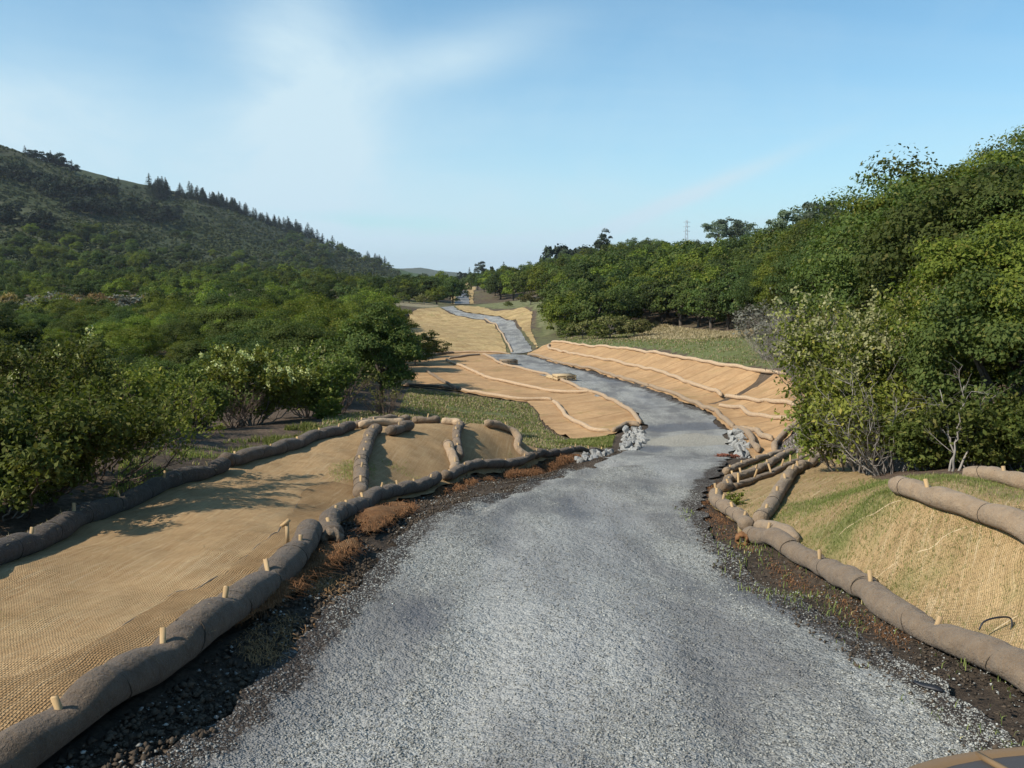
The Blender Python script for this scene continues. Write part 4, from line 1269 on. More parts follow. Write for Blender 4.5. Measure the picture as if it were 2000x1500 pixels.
# ------------------------------------------------------------------ seams of the near blankets
def seam(pts, mat, label, rad=0.008):
    xy = np.array([hit(*q)[:2] for q in pts])
    path, L = resample(xy, 0.06)
    z = np.array([top_h(*q) for q in path]) + rad * 0.8
    z += (vnoise(np.arange(len(z)) * 0.12, np.zeros(len(z)), 3) - .62) * 0.030
    path = path + (np.stack([vnoise(np.arange(len(z)) * 0.21, np.zeros(len(z)), 5), vnoise(np.arange(len(z)) * 0.27, np.ones(len(z)), 6)], 1) - .5) * 0.02
    b = MB()
    c = np.column_stack([path, z]); org = c[len(c) // 2].copy()
    b.tube(c - org, rad, 5)
    simple_thing('seam_cord', b, mat, org, label, 'cord', 'seam cords on the coir blankets')


seam([(120, 1308), (190, 1272), (245, 1232), (300, 1190), (340, 1160), (395, 1152), (450, 1120), (497, 1077), (545, 1040), (585, 985), (600, 950)], M_SEAM, 'grey seam cord running along the left blanket towards the striped roll', 0.007)
seam([(1640, 1050), (1660, 1032), (1700, 1018), (1735, 995), (1760, 985)], M_SEAM_P, 'pale cord on the right blanket, the upper one of three below the fat pale roll', 0.006)
seam([(1700, 1145), (1740, 1112), (1790, 1088), (1820, 1078), (1850, 1055), (1890, 1040)], M_SEAM_P, 'pale cord on the right blanket, the long middle one above the brown roll', 0.006)
seam([(1940, 1240), (1965, 1222), (2010, 1195)], M_SEAM_P, 'short pale cord by the black loop at the right border', 0.007)

# ------------------------------------------------------------------ small debris
b = MB()
loop = np.array([(-.16, 0, 0), (-.12, 0.02, .05), (-.04, .03, .075), (.04, .03, .082), (.075, .03, .07), (.07, .0, .04), (.045, -.03, 0.0)])
pl, _ = resample(loop, 0.012)
b.tube(pl, 0.0065, 6)
p = hit(1965, 1250)
simple_thing('hose_loop', b, M_BLACK, (p[0], p[1] + .06, top_h(p[0], p[1]) + .01), 'bent loop of black hose sticking up behind the brown roll at the right border', 'hose', None, True)
p = hit(1812, 1358)
b = MB()
s_ = np.linspace(-1, 1, 9)
v = []
for q in s_:
    wdt = 0.028 * (1 - 0.55 * q * q)
    for e in (-1, 1):
        v += [(q * 0.085, e * wdt, 0.010 + .006 * math.sin(q * 3)), (q * 0.085, e * wdt * .9, -0.004)]
b.add(v, [(k * 4 + 0, k * 4 + 2, k * 4 + 6, k * 4 + 4) for k in range(8)] + [(k * 4 + 1, k * 4 + 5, k * 4 + 7, k * 4 + 3) for k in range(8)] + [(k * 4, k * 4 + 4, k * 4 + 5, k * 4 + 1) for k in range(8)] + [(k * 4 + 2, k * 4 + 3, k * 4 + 7, k * 4 + 6) for k in range(8)] + [(0, 1, 3, 2), (32, 34, 35, 33)])
o = simple_thing('rubber_scrap', b, M_BLACK, (p[0], p[1], h1(p[0], p[1]) + 0.055), 'flat scrap of black rubber lying on the gravel at lower right', 'rubber scrap')
o.rotation_euler = (0.05, 0.05, -0.75)


def angular_rock(seed, mat):
    """quarried stone: the hull of a handful of scattered points"""
    import bmesh
    r = np.random.default_rng(seed)
    p = r.normal(size=(13, 3))
    p /= np.linalg.norm(p, axis=1)[:, None]
    p *= r.uniform(.75, 1.1, (13, 1)) * np.array([r.uniform(.8, 1.35), r.uniform(.7, 1.1), r.uniform(.55, .9)])
    bm = bmesh.new()
    for q in p:
        bm.verts.new(q)
    res = bmesh.ops.convex_hull(bm, input=bm.verts)
    bmesh.ops.delete(bm, geom=[g for g in res['geom_interior'] if isinstance(g, bmesh.types.BMVert)], context='VERTS')
    bmesh.ops.bevel(bm, geom=list(bm.edges), offset=.05, segments=1, affect='EDGES')
    bm.normal_update()
    me = bpy.data.meshes.new('riprap_rock')
    bm.to_mesh(me); bm.free()
    me.materials.append(mat)
    return me


def lump_mesh(name, seed, mat, flat=0.7, rough=0.22, sub=1):
    import bmesh
    bm = bmesh.new()
    bmesh.ops.create_icosphere(bm, subdivisions=sub, radius=1.0)
    r = np.random.default_rng(seed)
    ax = r.uniform(0.7, 1.3, 3) * np.array([1, 1, flat])
    pl = [(Vector(r.normal(size=3)).normalized(), r.uniform(0.55, 0.9)) for _ in range(7)]
    for v in bm.verts:
        c = v.co.copy()
        for nrm, dd in pl:                        # cut flat facets
            k = c.dot(nrm)
            if k > dd:
                c -= nrm * (k - dd)
        c *= 1 + r.uniform(-rough, rough) * 0.35
        v.co = Vector((c.x * ax[0], c.y * ax[1], c.z * ax[2]))
    me = bpy.data.meshes.new(name)
    bm.to_mesh(me); bm.free()
    me.materials.append(mat)
    return me


ROCKS = [angular_rock(100 + i, M_ROCK) for i in range(9)]


def rock_heap(corners, count, smin, smax, label, group, pile=0.22):
    poly = np.array([P(*q)[:2] for q in corners])
    lo, hi = poly.min(0), poly.max(0)
    placed = []
    tries = 0
    while len(placed) < count and tries < 9000:
        tries += 1
        x, y = rng.uniform(lo[0], hi[0]), rng.uniform(lo[1], hi[1])
        if not inside(np.array([x]), np.array([y]), poly)[0]:
            continue
        s = smin + (smax - smin) * rng.random() ** 1.8
        if any((x - a) ** 2 + (y - c) ** 2 < (0.70 * (s + d)) ** 2 for a, c, d in placed):
            continue
        placed.append((x, y, s))
        d = float(dist_line(np.array([x]), np.array([y]), np.vstack([poly, poly[:1]]))[0])
        o = link('riprap_rock', ROCKS[rng.integers(9)], None, (x, y, top_h(x, y) + s * .12 + pile * min(d, 1.0)))
        o.rotation_euler = tuple(rng.uniform(0, 6.28, 3) * np.array([.3, .3, 1]))
        o.scale = (s,) * 3
        tag(o, label, 'rock', group)


rock_heap([(1210, 888, 26.3), (1216, 862, 29.0), (1222, 836, 33.0), (1250, 831, 33.6), (1258, 845, 31.8), (1262, 862, 29.0), (1240, 886, 26.4)], 110, .10, .27, 'broken white rock in the heap left of the dip in the road', 'white rocks heaped left of the dip', .05)
rock_heap([(1424, 850, 29.6), (1445, 845, 30.2), (1458, 868, 27.4), (1464, 900, 24.2), (1446, 902, 23.9), (1432, 880, 26)], 80, .09, .24, 'broken white rock in the heap right of the dip in the road', 'white rocks heaped right of the dip', .05)
rock_heap([(1122, 896, 22.8), (1150, 896, 23), (1192, 892, 24.5), (1190, 884, 26), (1140, 888, 24.8)], 34, .08, .20, 'small white rock scattered below the last dark roll left of the road', 'white rocks below the left road edge', .05)

# ------------------------------------------------------------------ pallets on the road
def pallet(px, py, t, rz, mat, label, stack=1):
    p = P(px, py, t)
    root = tag(empty('wooden_pallet', (p[0], p[1], h1(p[0], p[1]) + 0.07), rz), label, 'pallet', 'pallets left on the straight road')
    for st in range(stack):
        z0 = st * 0.16
        for i in range(7):
            b = MB(); b.box((0, 0, 0), (1.2, 0.105, 0.022))
            b.build('deck_board', mat, root, False, (rng.uniform(-.01, .01), -0.45 + i * 0.15, z0 + 0.135))
        for i in range(3):
            b = MB(); b.box((0, 0, 0), (0.06, 1.0, 0.095))
            b.build('stringer', mat, root, False, (-0.56 + i * 0.56, 0, z0 + 0.075))
        for i in range(3):
            b = MB(); b.box((0, 0, 0), (1.2, 0.1, 0.02))
            b.build('bottom_board', mat, root, False, (0, -0.44 + i * 0.44, z0 + 0.015))
    return root


pallet(1102, 742, 52.3, 0.25, M_PALLET, 'pale wooden pallet stack on the straight road, the nearer of the two', 2)
pallet(1090, 739, 53.4, 0.4, M_PALLET, 'single pale pallet lying just behind the nearer pallet stack', 1)
pallet(993, 710, 63.5, 0.2, M_PALLET_D, 'weathered dark pallet stack on the straight road near its far corner', 2)

# ------------------------------------------------------------------ parked pickup beyond the big bush
M_CAR, t = material('dark_car_paint'); finish(t, (0.012, 0.014, 0.02), 0.3, None, 0.5, **{'Coat Weight': 0.6})
M_GLASS, t = material('dark_glass'); finish(t, (0.01, 0.012, 0.014), 0.08, None, 0.5)
M_TYRE, t = material('tyre'); finish(t, (0.012, 0.012, 0.012), 0.85)
M_TAN, t = material('tan_trim'); finish(t, (0.20, 0.125, 0.062), 0.45, bump(t, t.noise(obj_co(t), 60, 3), 0.15, 0.004), 0.35)


def prism(profile, width, bev=0.0):
    """side profile (y, z) extruded over x with the top drawn in a little"""
    b = MB()
    n = len(profile)
    v = []
    for sx in (-1, 1):
        for (y, z) in profile:
            v.append((sx * width / 2, y, z))
    b.add(v, [tuple(range(n)), tuple(range(2 * n - 1, n - 1, -1))] + [(i, i + n, (i + 1) % n + n, (i + 1) % n) for i in range(n)])
    return b


p = hit(772, 625)
car = tag(empty('parked_car', (p[0], p[1], h1(p[0], p[1])), 2.0), 'dark car parked in the dry grass left of the far tan hump', 'car')
prism([(-2.1, .35), (2.1, .35), (2.15, .75), (1.9, .92), (0.9, .98), (-1.9, 1.0), (-2.15, .8)], 1.75).build('body', M_CAR, car)
prism([(-1.75, .98), (-1.3, 1.42), (0.2, 1.45), (0.95, .98)], 1.5).build('cabin', M_GLASS, car)
prism([(-1.33, 1.40), (-1.2, 1.47), (0.1, 1.49), (0.22, 1.43)], 1.46).build('roof', M_CAR, car)
for sx in (-1, 1):
    for sy in (-1.3, 1.35):
        b = MB(); a = np.linspace(0, 2 * math.pi, 17)[:-1]
        b.add([(e * .1, math.cos(q) * .34, math.sin(q) * .34) for e in (-1, 1) for q in a], [tuple(range(16)), tuple(range(31, 15, -1))] + [(i, i + 16, (i + 1) % 16 + 16, (i + 1) % 16) for i in range(16)])
        b.build('wheel', M_TYRE, car, False, (sx * .8, sy, .34))
    b = MB(); b.box((0, 0, 0), (.3, .04, .14)); b.build('headlight', M_STEEL, car, False, (sx * .6, 2.13, .72))

# ------------------------------------------------------------------ vehicle beside the viewer: only the corner of its bonnet shows
M_DPAN, t = material('dusty_dark_panel')
nn = t.noise(obj_co(t), 5, 6, .65)
finish(t, t.mix(nn, (0.040, 0.034, 0.031), (0.085, 0.072, 0.064)), 0.5, bump(t, t.noise(obj_co(t), 90, 3), .12, .003), 0.4)
p = P(1880, 1500, 1.75)
veh = tag(empty('work_vehicle', (1.47, 0.65, -0.93), 0.0), 'dark vehicle bonnet with tan edging poking into the bottom right corner', 'vehicle')
NS = 40
th = np.linspace(0, math.pi, NS)


def front_curve(off_, hh):
    """plan outline of the bonnet's rounded nose"""
    c_ = np.cos(th)
    u_ = np.sign(c_) * np.abs(c_) ** 0.8
    return np.stack([-u_ * (0.95 + off_), 0.30 + (1 - np.minimum(np.abs(u_), 1) ** 4) ** 0.3 * (0.72 + off_), np.full(NS, hh)], 1)


def strip(ca_, cb_):
    b_ = MB()
    n_ = len(ca_)
    b_.add(np.vstack([ca_, cb_]), [(i, i + 1, n_ + i + 1, n_ + i) for i in range(n_ - 1)])
    return b_


def loft(curves):
    b_ = MB(); n_ = len(curves[0])
    b_.add(np.vstack(curves), [(k * n_ + i, k * n_ + i + 1, (k + 1) * n_ + i + 1, (k + 1) * n_ + i) for k in range(len(curves) - 1) for i in range(n_ - 1)])
    return b_


inner = front_curve(-.04, 0.012)
loft([inner, inner * np.array([.8, 1, 1]) + np.array([0, -.22, .035]), inner * np.array([.5, .6, 1]) + np.array([0, -.35, .05]), np.column_stack([np.linspace(-.3, .3, NS), np.full(NS, -.9), np.full(NS, .07)])]).build('bonnet', M_DPAN, veh, True)
loft([front_curve(-.04, .012), front_curve(-.034, .016), front_curve(-.018, .016), front_curve(-.010, .010), front_curve(-.008, .0)]).build('edge_band', M_TAN, veh, True)
loft([front_curve(-.008, .0), front_curve(0.0, -.012), front_curve(.0, -.10), front_curve(-.02, -.5), front_curve(-.08, -.9)]).build('front_panel', M_CAR, veh, True)
for e in (-1, 1):
    b = MB()
    rib = np.array([(e * .57, .965, .012), (e * .54, .80, .033), (e * .48, .45, .046), (e * .42, 0, .056), (e * .38, -.8, .072)])
    rp, _ = resample(rib, .05)
    b.tube(rp, .007, 6); b.build('crease', M_TAN, veh, True)
for e in (-1, 1):
    b = MB(); a = np.linspace(0, 2 * math.pi, 25)[:-1]
    b.add([(k * .12, math.cos(q) * .36, math.sin(q) * .36) for k in (-1, 1) for q in a], [tuple(range(24)), tuple(range(47, 23, -1))] + [(i, i + 24, (i + 1) % 24 + 24, (i + 1) % 24) for i in range(24)])
    b.build('wheel', M_TYRE, veh, False, (e * .76, .1, -1.15))
b = MB(); b.box((0, -1.6, -.35), (1.7, 2.6, .9)); b.build('body', M_CAR, veh)

# ------------------------------------------------------------------ loose gravel, mud clods, fibre fringes (nobody could count these)
def scatter_poly(poly, n, dens=None, keep=None):
    lo, hi = poly.min(0), poly.max(0)
    out = []
    tot = 0
    while tot < n:
        x, y = rng.uniform(lo[0], hi[0], n * 2), rng.uniform(lo[1], hi[1], n * 2)
        k = inside(x, y, poly)
        if dens is not None:
            k &= rng.random(n * 2) < dens(x, y)
        x, y = x[k], y[k]
        out.append(np.stack([x, y], 1)); tot += len(x)
    return np.concatenate(out)[:n]


OCT_V = np.array([(1, 0, 0), (-1, 0, 0), (0, 1, 0), (0, -1, 0), (0, 0, 1), (0, 0, -1)], float)
OCT_F = np.array([(0, 2, 4), (2, 1, 4), (1, 3, 4), (3, 0, 4), (2, 0, 5), (1, 2, 5), (3, 1, 5), (0, 3, 5)])


def pebbles(name, xyz, size, mat, flat=0.6, kind='stuff'):
    n = len(xyz)
    v = OCT_V[None] * rng.uniform(0.55, 1.25, (n, 6, 1))
    v = v + rng.normal(0, 0.22, (n, 6, 3))
    a = rng.uniform(0, 6.28, n)
    c, s = np.cos(a), np.sin(a)
    x = v[..., 0] * c[:, None] - v[..., 1] * s[:, None]
    y = v[..., 0] * s[:, None] + v[..., 1] * c[:, None]
    v = np.stack([x, y, v[..., 2] * flat], -1) * size[:, None, None] + xyz[:, None]
    f = (OCT_F[None] + (np.arange(n) * 6)[:, None, None]).reshape(-1)
    return tag(link(name, new_mesh(name, v.reshape(-1, 3), f, np.full(n * 8, 3), mat)), kind=kind)


def road_z(x, y):
    return H(x, y) + 0.03 + 0.0002 * np.hypot(x, y - ORY) + road_relief(x, y)


NEARP = np.array([(-1.8, 3.0), (3.6, 3.0), (3.2, 9), (2.9, 20), (0.5, 20), (-1.5, 14), (-2.0, 8)])
dn = lambda x, y: np.where(inside(x, y, road_rim), np.clip((4.6 / np.maximum(y, 1)) ** 2.0, 0, 1) * np.clip(fbm(x * 1.3, y * .5, 61, 4) * 2.6 + 0.7, .1, 1) * np.clip(1.1 - road_wet(x, y) * 1.25, .12, 1), 0.0)
q = scatter_poly(NEARP, 62000, dn)
sz = 0.0030 + 0.0075 * rng.random(len(q)) ** 3.0 + 0.0003 * q[:, 1]
pebbles('gravel', np.column_stack([q, road_z(q[:, 0], q[:, 1]) + sz * .25]), sz, M_STONE)

# stones and clods on the muddy shoulders
EDGE_L = np.vstack([RL_XY[:13], off(path_xy('C')[::-1], .05, -.25) + off(path_xy('B')[::-1], .1, -.2) + off(path_xy('A')[::-1], .12)])
EDGE_L[0] = (-1.0, 2.4)
dm = lambda x, y: np.clip((6.0 / np.maximum(y, 1)) ** 1.3, 0, 1) * np.clip(fbm(x * 2, y * 2, 63, 3) * 2.5 + .7, 0, 1)
q = scatter_poly(EDGE_L, 16000, dm)
sz = 0.006 + 0.022 * rng.random(len(q)) ** 3.0
pebbles('mud_clods', np.column_stack([q, H(q[:, 0], q[:, 1]) + 0.01 + sz * .4 + np.clip(fbm(q[:, 0] * 3, q[:, 1] * 3, 64, 3), 0, 1) * .08]), sz, M_CLOD, .8)
q = scatter_poly(EDGE_L, 1100, dm)
sz = 0.006 + 0.014 * rng.random(len(q)) ** 2.5
pebbles('loose_stones', np.column_stack([q, H(q[:, 0], q[:, 1]) + 0.02 + sz * .6 + np.clip(fbm(q[:, 0] * 3, q[:, 1] * 3, 64, 3), 0, 1) * .08]), sz, M_STONE)
EDGE_R = np.vstack([RR_XY[1:10][::-1] + np.array([-.35, 0]), off(path_xy('RA'), .0, -.1), [(3.2, 3.2)]])
EDGE_R = np.vstack([off(path_xy('RA'), -.02, -.1), [(3.3, 3.2), (2.0, 3.2)], RR_XY[1:8] + np.array([-.4, 0])])
q = scatter_poly(EDGE_R, 3600, dm)
sz = 0.004 + 0.016 * rng.random(len(q)) ** 3.5
pebbles('mud_clods', np.column_stack([q, H(q[:, 0], q[:, 1]) + 0.035 + sz * .4]), sz, M_CLOD, .8)
q = scatter_poly(EDGE_R, 1300, dm)
sz = 0.004 + 0.010 * rng.random(len(q)) ** 2.5
pebbles('loose_stones', np.column_stack([q, H(q[:, 0], q[:, 1]) + 0.04 + sz * .5]), sz, M_STONE)


def blades(name, base, length, width, lean, mat, kind='stuff', curl=0.5):
    """thin bent blades: two quads narrowing to a point"""
    n = len(base)
    a = rng.uniform(0, 6.283, n)
    d = np.stack([np.cos(a), np.sin(a), np.zeros(n)], 1)
    sd = np.stack([-np.sin(a), np.cos(a), np.zeros(n)], 1)
    ln = lean * rng.uniform(0.3, 1.3, n)
    p1 = base + (d * (ln * 0.35)[:, None] + np.array([0, 0, 1.0]) * (1 - 0.2 * ln)[:, None]) * (length * .55)[:, None]
    p2 = base + (d * (ln)[:, None] + np.array([0, 0, 1.0]) * np.maximum(1 - curl * ln, -0.1)[:, None]) * length[:, None]
    wv = sd * (width * .5)[:, None]
    v = np.stack([base - wv, base + wv, p1 - wv * .8, p1 + wv * .8, p2], 1).reshape(-1, 3)
    k = np.arange(n)[:, None] * 5
    f = np.concatenate([k + 0, k + 1, k + 3, k + 2, k + 2, k + 3, k + 4], 1).reshape(-1)
    return tag(link(name, new_mesh(name, v, f, np.tile([4, 3], n), mat)), kind=kind)


def fringe(key, n, dx, wid, mat, sl=(0.05, .12), lump=0.06, s0=0.0, s1=1.0):
    """frayed brown fibre spilling out along the foot of a roll"""
    path, L = resample(np.array([P(*q)[:2] for q in WKEY[key][5]]), .05)
    i = (rng.uniform(s0, s1, n) * (len(path) - 1)).astype(int)
    clump = np.clip(fbm(i * .05 * 1.6, i * 0.0, sum(map(ord, key)), 3) * 3 + .62, 0, 1)
    q = path[i] + np.array([dx[0], dx[1]]) * rng.normal(1, wid, n)[:, None]
    q += rng.normal(0, .02, (n, 2))
    k = rng.random(n) < clump
    q = q[k]
    m_ = len(q)
    z = H(q[:, 0], q[:, 1]) + 0.005 + rng.random(m_) * lump * clump[k]
    t_ = np.hypot(q[:, 0], q[:, 1])
    blades('coir_fringe', np.column_stack([q, z]), rng.uniform(*sl, m_), 0.0022 + 0.0005 * t_, np.full(m_, 2.1), mat, curl=.85)


fringe('A', 2600, (.30, -.12), .28, M_FIBRE_T, (.03, .07), .03, .40, 1.0)
fringe('B', 4500, (.16, -.32), .26, M_FIBRE, (.04, .10), .06, .25, 1.0)
fringe('C', 5000, (.18, -.45), .25, M_FIBRE, (.07, .16), .10)
fringe('D', 3500, (.18, -.5), .25, M_FIBRE, (.08, .18), .12)
fringe('RA', 1600, (-.2, -.16), .35, M_FIBRE, (.02, .05), .015, 0, .8)
fringe('RB', 1200, (-.24, -.06), .4, M_FIBRE, (.02, .05), .02)
fringe('RC', 700, (-.25, -.06), .4, M_FIBRE, (.02, .05), .02)


def grass_patch(poly, n, hmin, hmax, mat, name='grass', wid=0.004, thr=0.0, sc=1.5, zoff=0.0, w_t=0.0007):
    q = scatter_poly(np.array(poly), n, lambda x, y: np.clip((fbm(x * sc, y * sc, 71, 4) * 2.2 + .55 - thr) * 1.6, 0, 1))
    z = H(q[:, 0], q[:, 1]) + zoff
    t_ = np.hypot(q[:, 0], q[:, 1])
    return blades(name, np.column_stack([q, z]), rng.uniform(hmin, hmax, n), wid + w_t * t_, np.full(n, .8), mat)


grass_patch(GRASS1, 20000, .04, .13, L_GRASS)
grass_patch(GRASS1, 15000, .05, .15, L_STRAW, 'dry_grass', thr=.05)
grass_patch(GREEN_P, 5000, .06, .16, L_GRASS)
grass_patch(MEADOW, 16000, .05, .12, L_GRASS)
grass_patch(MEADOW, 9000, .06, .18, L_STRAW, 'dry_grass', thr=.1)
grass_patch(MEADOW_DRY, 26000, .15, .40, L_STRAW, 'dry_grass')
grass_patch(poly_px([(440, 900, 14), (530, 880, 15.6), (600, 855, 17.8), (640, 835, 20), (600, 830, 20.5), (500, 850, 18), (430, 885, 15)]), 3600, .05, .20, L_GRASS, thr=.35)
grass_patch(poly_px([(200, 985, 11.2), (430, 900, 14.4), (500, 850, 18), (250, 900, 14)]), 1500, .04, .14, L_GRASS, thr=.4)
grass_patch(EDGE_R, 700, .03, .10, L_GRASS, wid=.002, thr=.25, zoff=.03)
for key, n, thr in (('right', 30000, .02), ('left', 3500, .35)):
    o_, rim_, lift_, lump_, seed_ = SHEETS[key]
    q = scatter_poly(rim_, n, lambda x, y: np.clip(sprout(x, y) * 1.3 - thr, 0, 1) * np.clip(9 / np.maximum(y, 3), 0, 1))
    z = H(q[:, 0], q[:, 1]) + lift_ + 0.0002 * np.hypot(q[:, 0], q[:, 1] - ORY) + fbm(q[:, 0] * 2.2, q[:, 1] * 2.2, seed_ + 9, 4) * lump_ + wrinkle_h(q[:, 0], q[:, 1], ROTS[key], WRK.get(key, 0), seed_) - .005
    blades('sprouts', np.column_stack([q, z]), rng.uniform(.02, .07, n), 0.0016 + 0.0003 * q[:, 1], np.full(n, 1.0), L_GRASS)
    n2 = 9000
    q = scatter_poly(rim_, n2, lambda x, y: np.clip(8 / np.maximum(y, 3), 0, 1) ** 1.3)
    z = H(q[:, 0], q[:, 1]) + lift_ + 0.0002 * np.hypot(q[:, 0], q[:, 1] - ORY) + fbm(q[:, 0] * 2.2, q[:, 1] * 2.2, seed_ + 9, 4) * lump_ + wrinkle_h(q[:, 0], q[:, 1], ROTS[key], WRK.get(key, 0), seed_) - .004
    blades('loose_fibre', np.column_stack([q, z]), rng.uniform(.015, .05, n2), 0.0012 + 0.0002 * q[:, 1], np.full(n2, 2.2), L_STRAW, curl=.85)
for key in ('strip1', 'strip2'):
    o_, rim_, lift_, lump_, seed_ = SHEETS[key]
    m_ = 2600
    k_ = rng.integers(0, len(rim_), m_)
    cen_ = rim_.mean(0)
    q = rim_[k_] + (cen_ - rim_[k_]) * rng.uniform(-.05, .55, m_)[:, None] + rng.normal(0, .015, (m_, 2))
    z = H(q[:, 0], q[:, 1]) + .05 + rng.random(m_) * .07
    blades('coir_fringe', np.column_stack([q, z]), rng.uniform(.04, .11, m_), 0.002 + 0.0004 * q[:, 1], np.full(m_, 1.9), M_FIBRE, curl=.85)
# red leaves at the dip
q = np.array(scatter_poly(poly_px([(1398, 905, 22.6), (1412, 888, 25), (1440, 896, 24), (1438, 908, 22.5)]), 500))
blades('dead_leaves', np.column_stack([q, H(q[:, 0], q[:, 1]) + .06]), rng.uniform(.05, .13, 500), np.full(500, .05), np.full(500, 2.0), M_REDLEAF, curl=.8)
# leaf litter and twigs under the right shrub
q = np.array(scatter_poly(poly_px([(1520, 880, 26), (1575, 820, 30), (1640, 820, 30), (1720, 900, 17), (1640, 888, 19.5)]), 4000))
blades('leaf_litter', np.column_stack([q, H(q[:, 0], q[:, 1]) + .02]), rng.uniform(.05, .16, 4000), np.full(4000, .03), np.full(4000, 1.8), M_REDLEAF if False else M_TWIG, curl=.8)

# ------------------------------------------------------------------ vegetation
def leaf_mesh(name, pos, nrm, size, mat, aspect=1.7, extra=None):
    """one small rhombus per leaf; pos, nrm (n,3), size (n,)"""
    n = len(pos)
    nrm = nrm / (np.linalg.norm(nrm, axis=1)[:, None] + 1e-9)
    r = rng.normal(size=(n, 3))
    u = np.cross(nrm, r)
    u /= np.linalg.norm(u, axis=1)[:, None] + 1e-9
    w_ = np.cross(nrm, u)
    a, b = (size * 0.5 * aspect ** .5)[:, None], (size * 0.5 / aspect ** .5)[:, None]
    fold = nrm * (size * 0.12)[:, None]
    v = np.stack([pos - u * a, pos + w_ * b + fold, pos + u * a, pos - w_ * b + fold], 1).reshape(-1, 3)
    mats = mat if isinstance(mat, list) else [mat]
    me = new_mesh(name, v, np.arange(4 * n), np.full(n, 4), mats, False, extra)
    return me


def crown_points(r, R, z0, nclump, nleaf, clump_r, top_bias=0.35, inner=0.55):
    """leaf positions in clumps spread through an uneven crown; R=(rx,ry,rz) half sizes, z0 = crown centre height"""
    R = np.array(R)
    d = r.normal(size=(nclump * 3, 3))
    d /= np.linalg.norm(d, axis=1)[:, None]
    d = d[d[:, 2] > -0.75][:nclump]
    lob = 0.82 + 0.28 * np.sin(d[:, 0] * 4 + r.uniform(0, 6)) * np.cos(d[:, 1] * 5 + r.uniform(0, 6))
    rad = (r.uniform(inner, 1.0, len(d)) ** 0.6) * lob
    c = d * rad[:, None] * R
    k = r.integers(0, len(c), nleaf)
    cr = clump_r * r.uniform(0.6, 1.35, len(c))
    e = r.normal(size=(nleaf, 3))
    e /= np.linalg.norm(e, axis=1)[:, None]
    e[:, 2] = np.where(e[:, 2] < -0.3, -e[:, 2] * 0.5, e[:, 2])
    q = r.random(nleaf) ** 0.38
    pos = c[k] + e * (q * cr[k])[:, None] * np.array([1, 1, 0.75])
    nrm = e * 0.8 + d[k] * 0.4 + r.normal(size=(nleaf, 3)) * 0.55 + np.array([0, 0, .25])
    pos[:, 2] += z0
    return pos, nrm, c + np.array([0, 0, z0]), d


def limb_mesh(r, name, h0, centres, mat, base_r, nl=9, sides=6, fork=0.35):
    b = MB()
    top = np.array([r.normal(0, .05) * h0, r.normal(0, .05) * h0, h0 * fork])
    tp, _ = resample(np.array([(0, 0, -0.25), (0.02 * h0, 0, h0 * fork * .5), top]), h0 * fork / 4)
    b.tube(tp, np.linspace(base_r * 1.25, base_r * .75, len(tp)), sides + 2)
    for i in r.choice(len(centres), min(nl, len(centres)), replace=False):
        e = centres[i]
        s = tp[r.integers(max(1, len(tp) // 2), len(tp))]
        m = (s + e) / 2 + np.array([0, 0, h0 * .06]) + r.normal(0, .04 * h0, 3)
        lp, _ = resample(np.array([s, m, e]), h0 * .09)
        b.tube(lp, np.linspace(base_r * .55, base_r * .08, len(lp)), sides)
    return b.mesh(name, mat, True)


def make_oak(seed, h, wd, nclump, nleaf, leaf, mat, skirt=0.12, bark=M_BARK, cr=None, fork=.35):
    r = np.random.default_rng(seed)
    rz = h * (1 - skirt) / 2
    z0 = h * skirt + rz
    R = (wd / 2 * r.uniform(.9, 1.1), wd / 2 * r.uniform(.9, 1.1), rz * .93)
    p, nr, cen, _ = crown_points(r, R, z0, nclump, nleaf, cr or wd * .155)
    crown = leaf_mesh('crown', p, nr, leaf * r.uniform(.6, 1.35, nleaf), mat)
    trunk = limb_mesh(r, 'trunk', h, cen, bark, h * .03, fork=fork)
    return crown, trunk


def make_conifer(seed, h, mat, ntier=13, wd=.30):
    r = np.random.default_rng(seed)
    pos, nrm, sz = [], [], []
    for k in range(ntier):
        f = (k + .6) / ntier
        z = h * (.10 + .9 * f)
        rad = h * wd * (1 - f) ** .85 * r.uniform(.75, 1.2) + h * .012
        m = int(9 + 16 * (1 - f))
        for j in range(m):
            a = r.uniform(0, 6.28)
            for s in np.linspace(.25, 1, 5):
                q = np.array([math.cos(a) * rad * s, math.sin(a) * rad * s, z - rad * s * .32 + r.normal(0, h * .008)])
                pos.append(q); nrm.append((math.cos(a) * .4 + r.normal(0, .3), math.sin(a) * .4 + r.normal(0, .3), 1.0)); sz.append(h * .05 * r.uniform(.7, 1.4))
    crown = leaf_mesh('crown', np.array(pos), np.array(nrm), np.array(sz), mat, 1.5)
    b = MB(); b.tube([(0, 0, -.4), (0, 0, h * .5), (0, 0, h * .97)], [h * .018, h * .012, h * .003], 6)
    return crown, b.mesh('trunk', M_BARK, True)


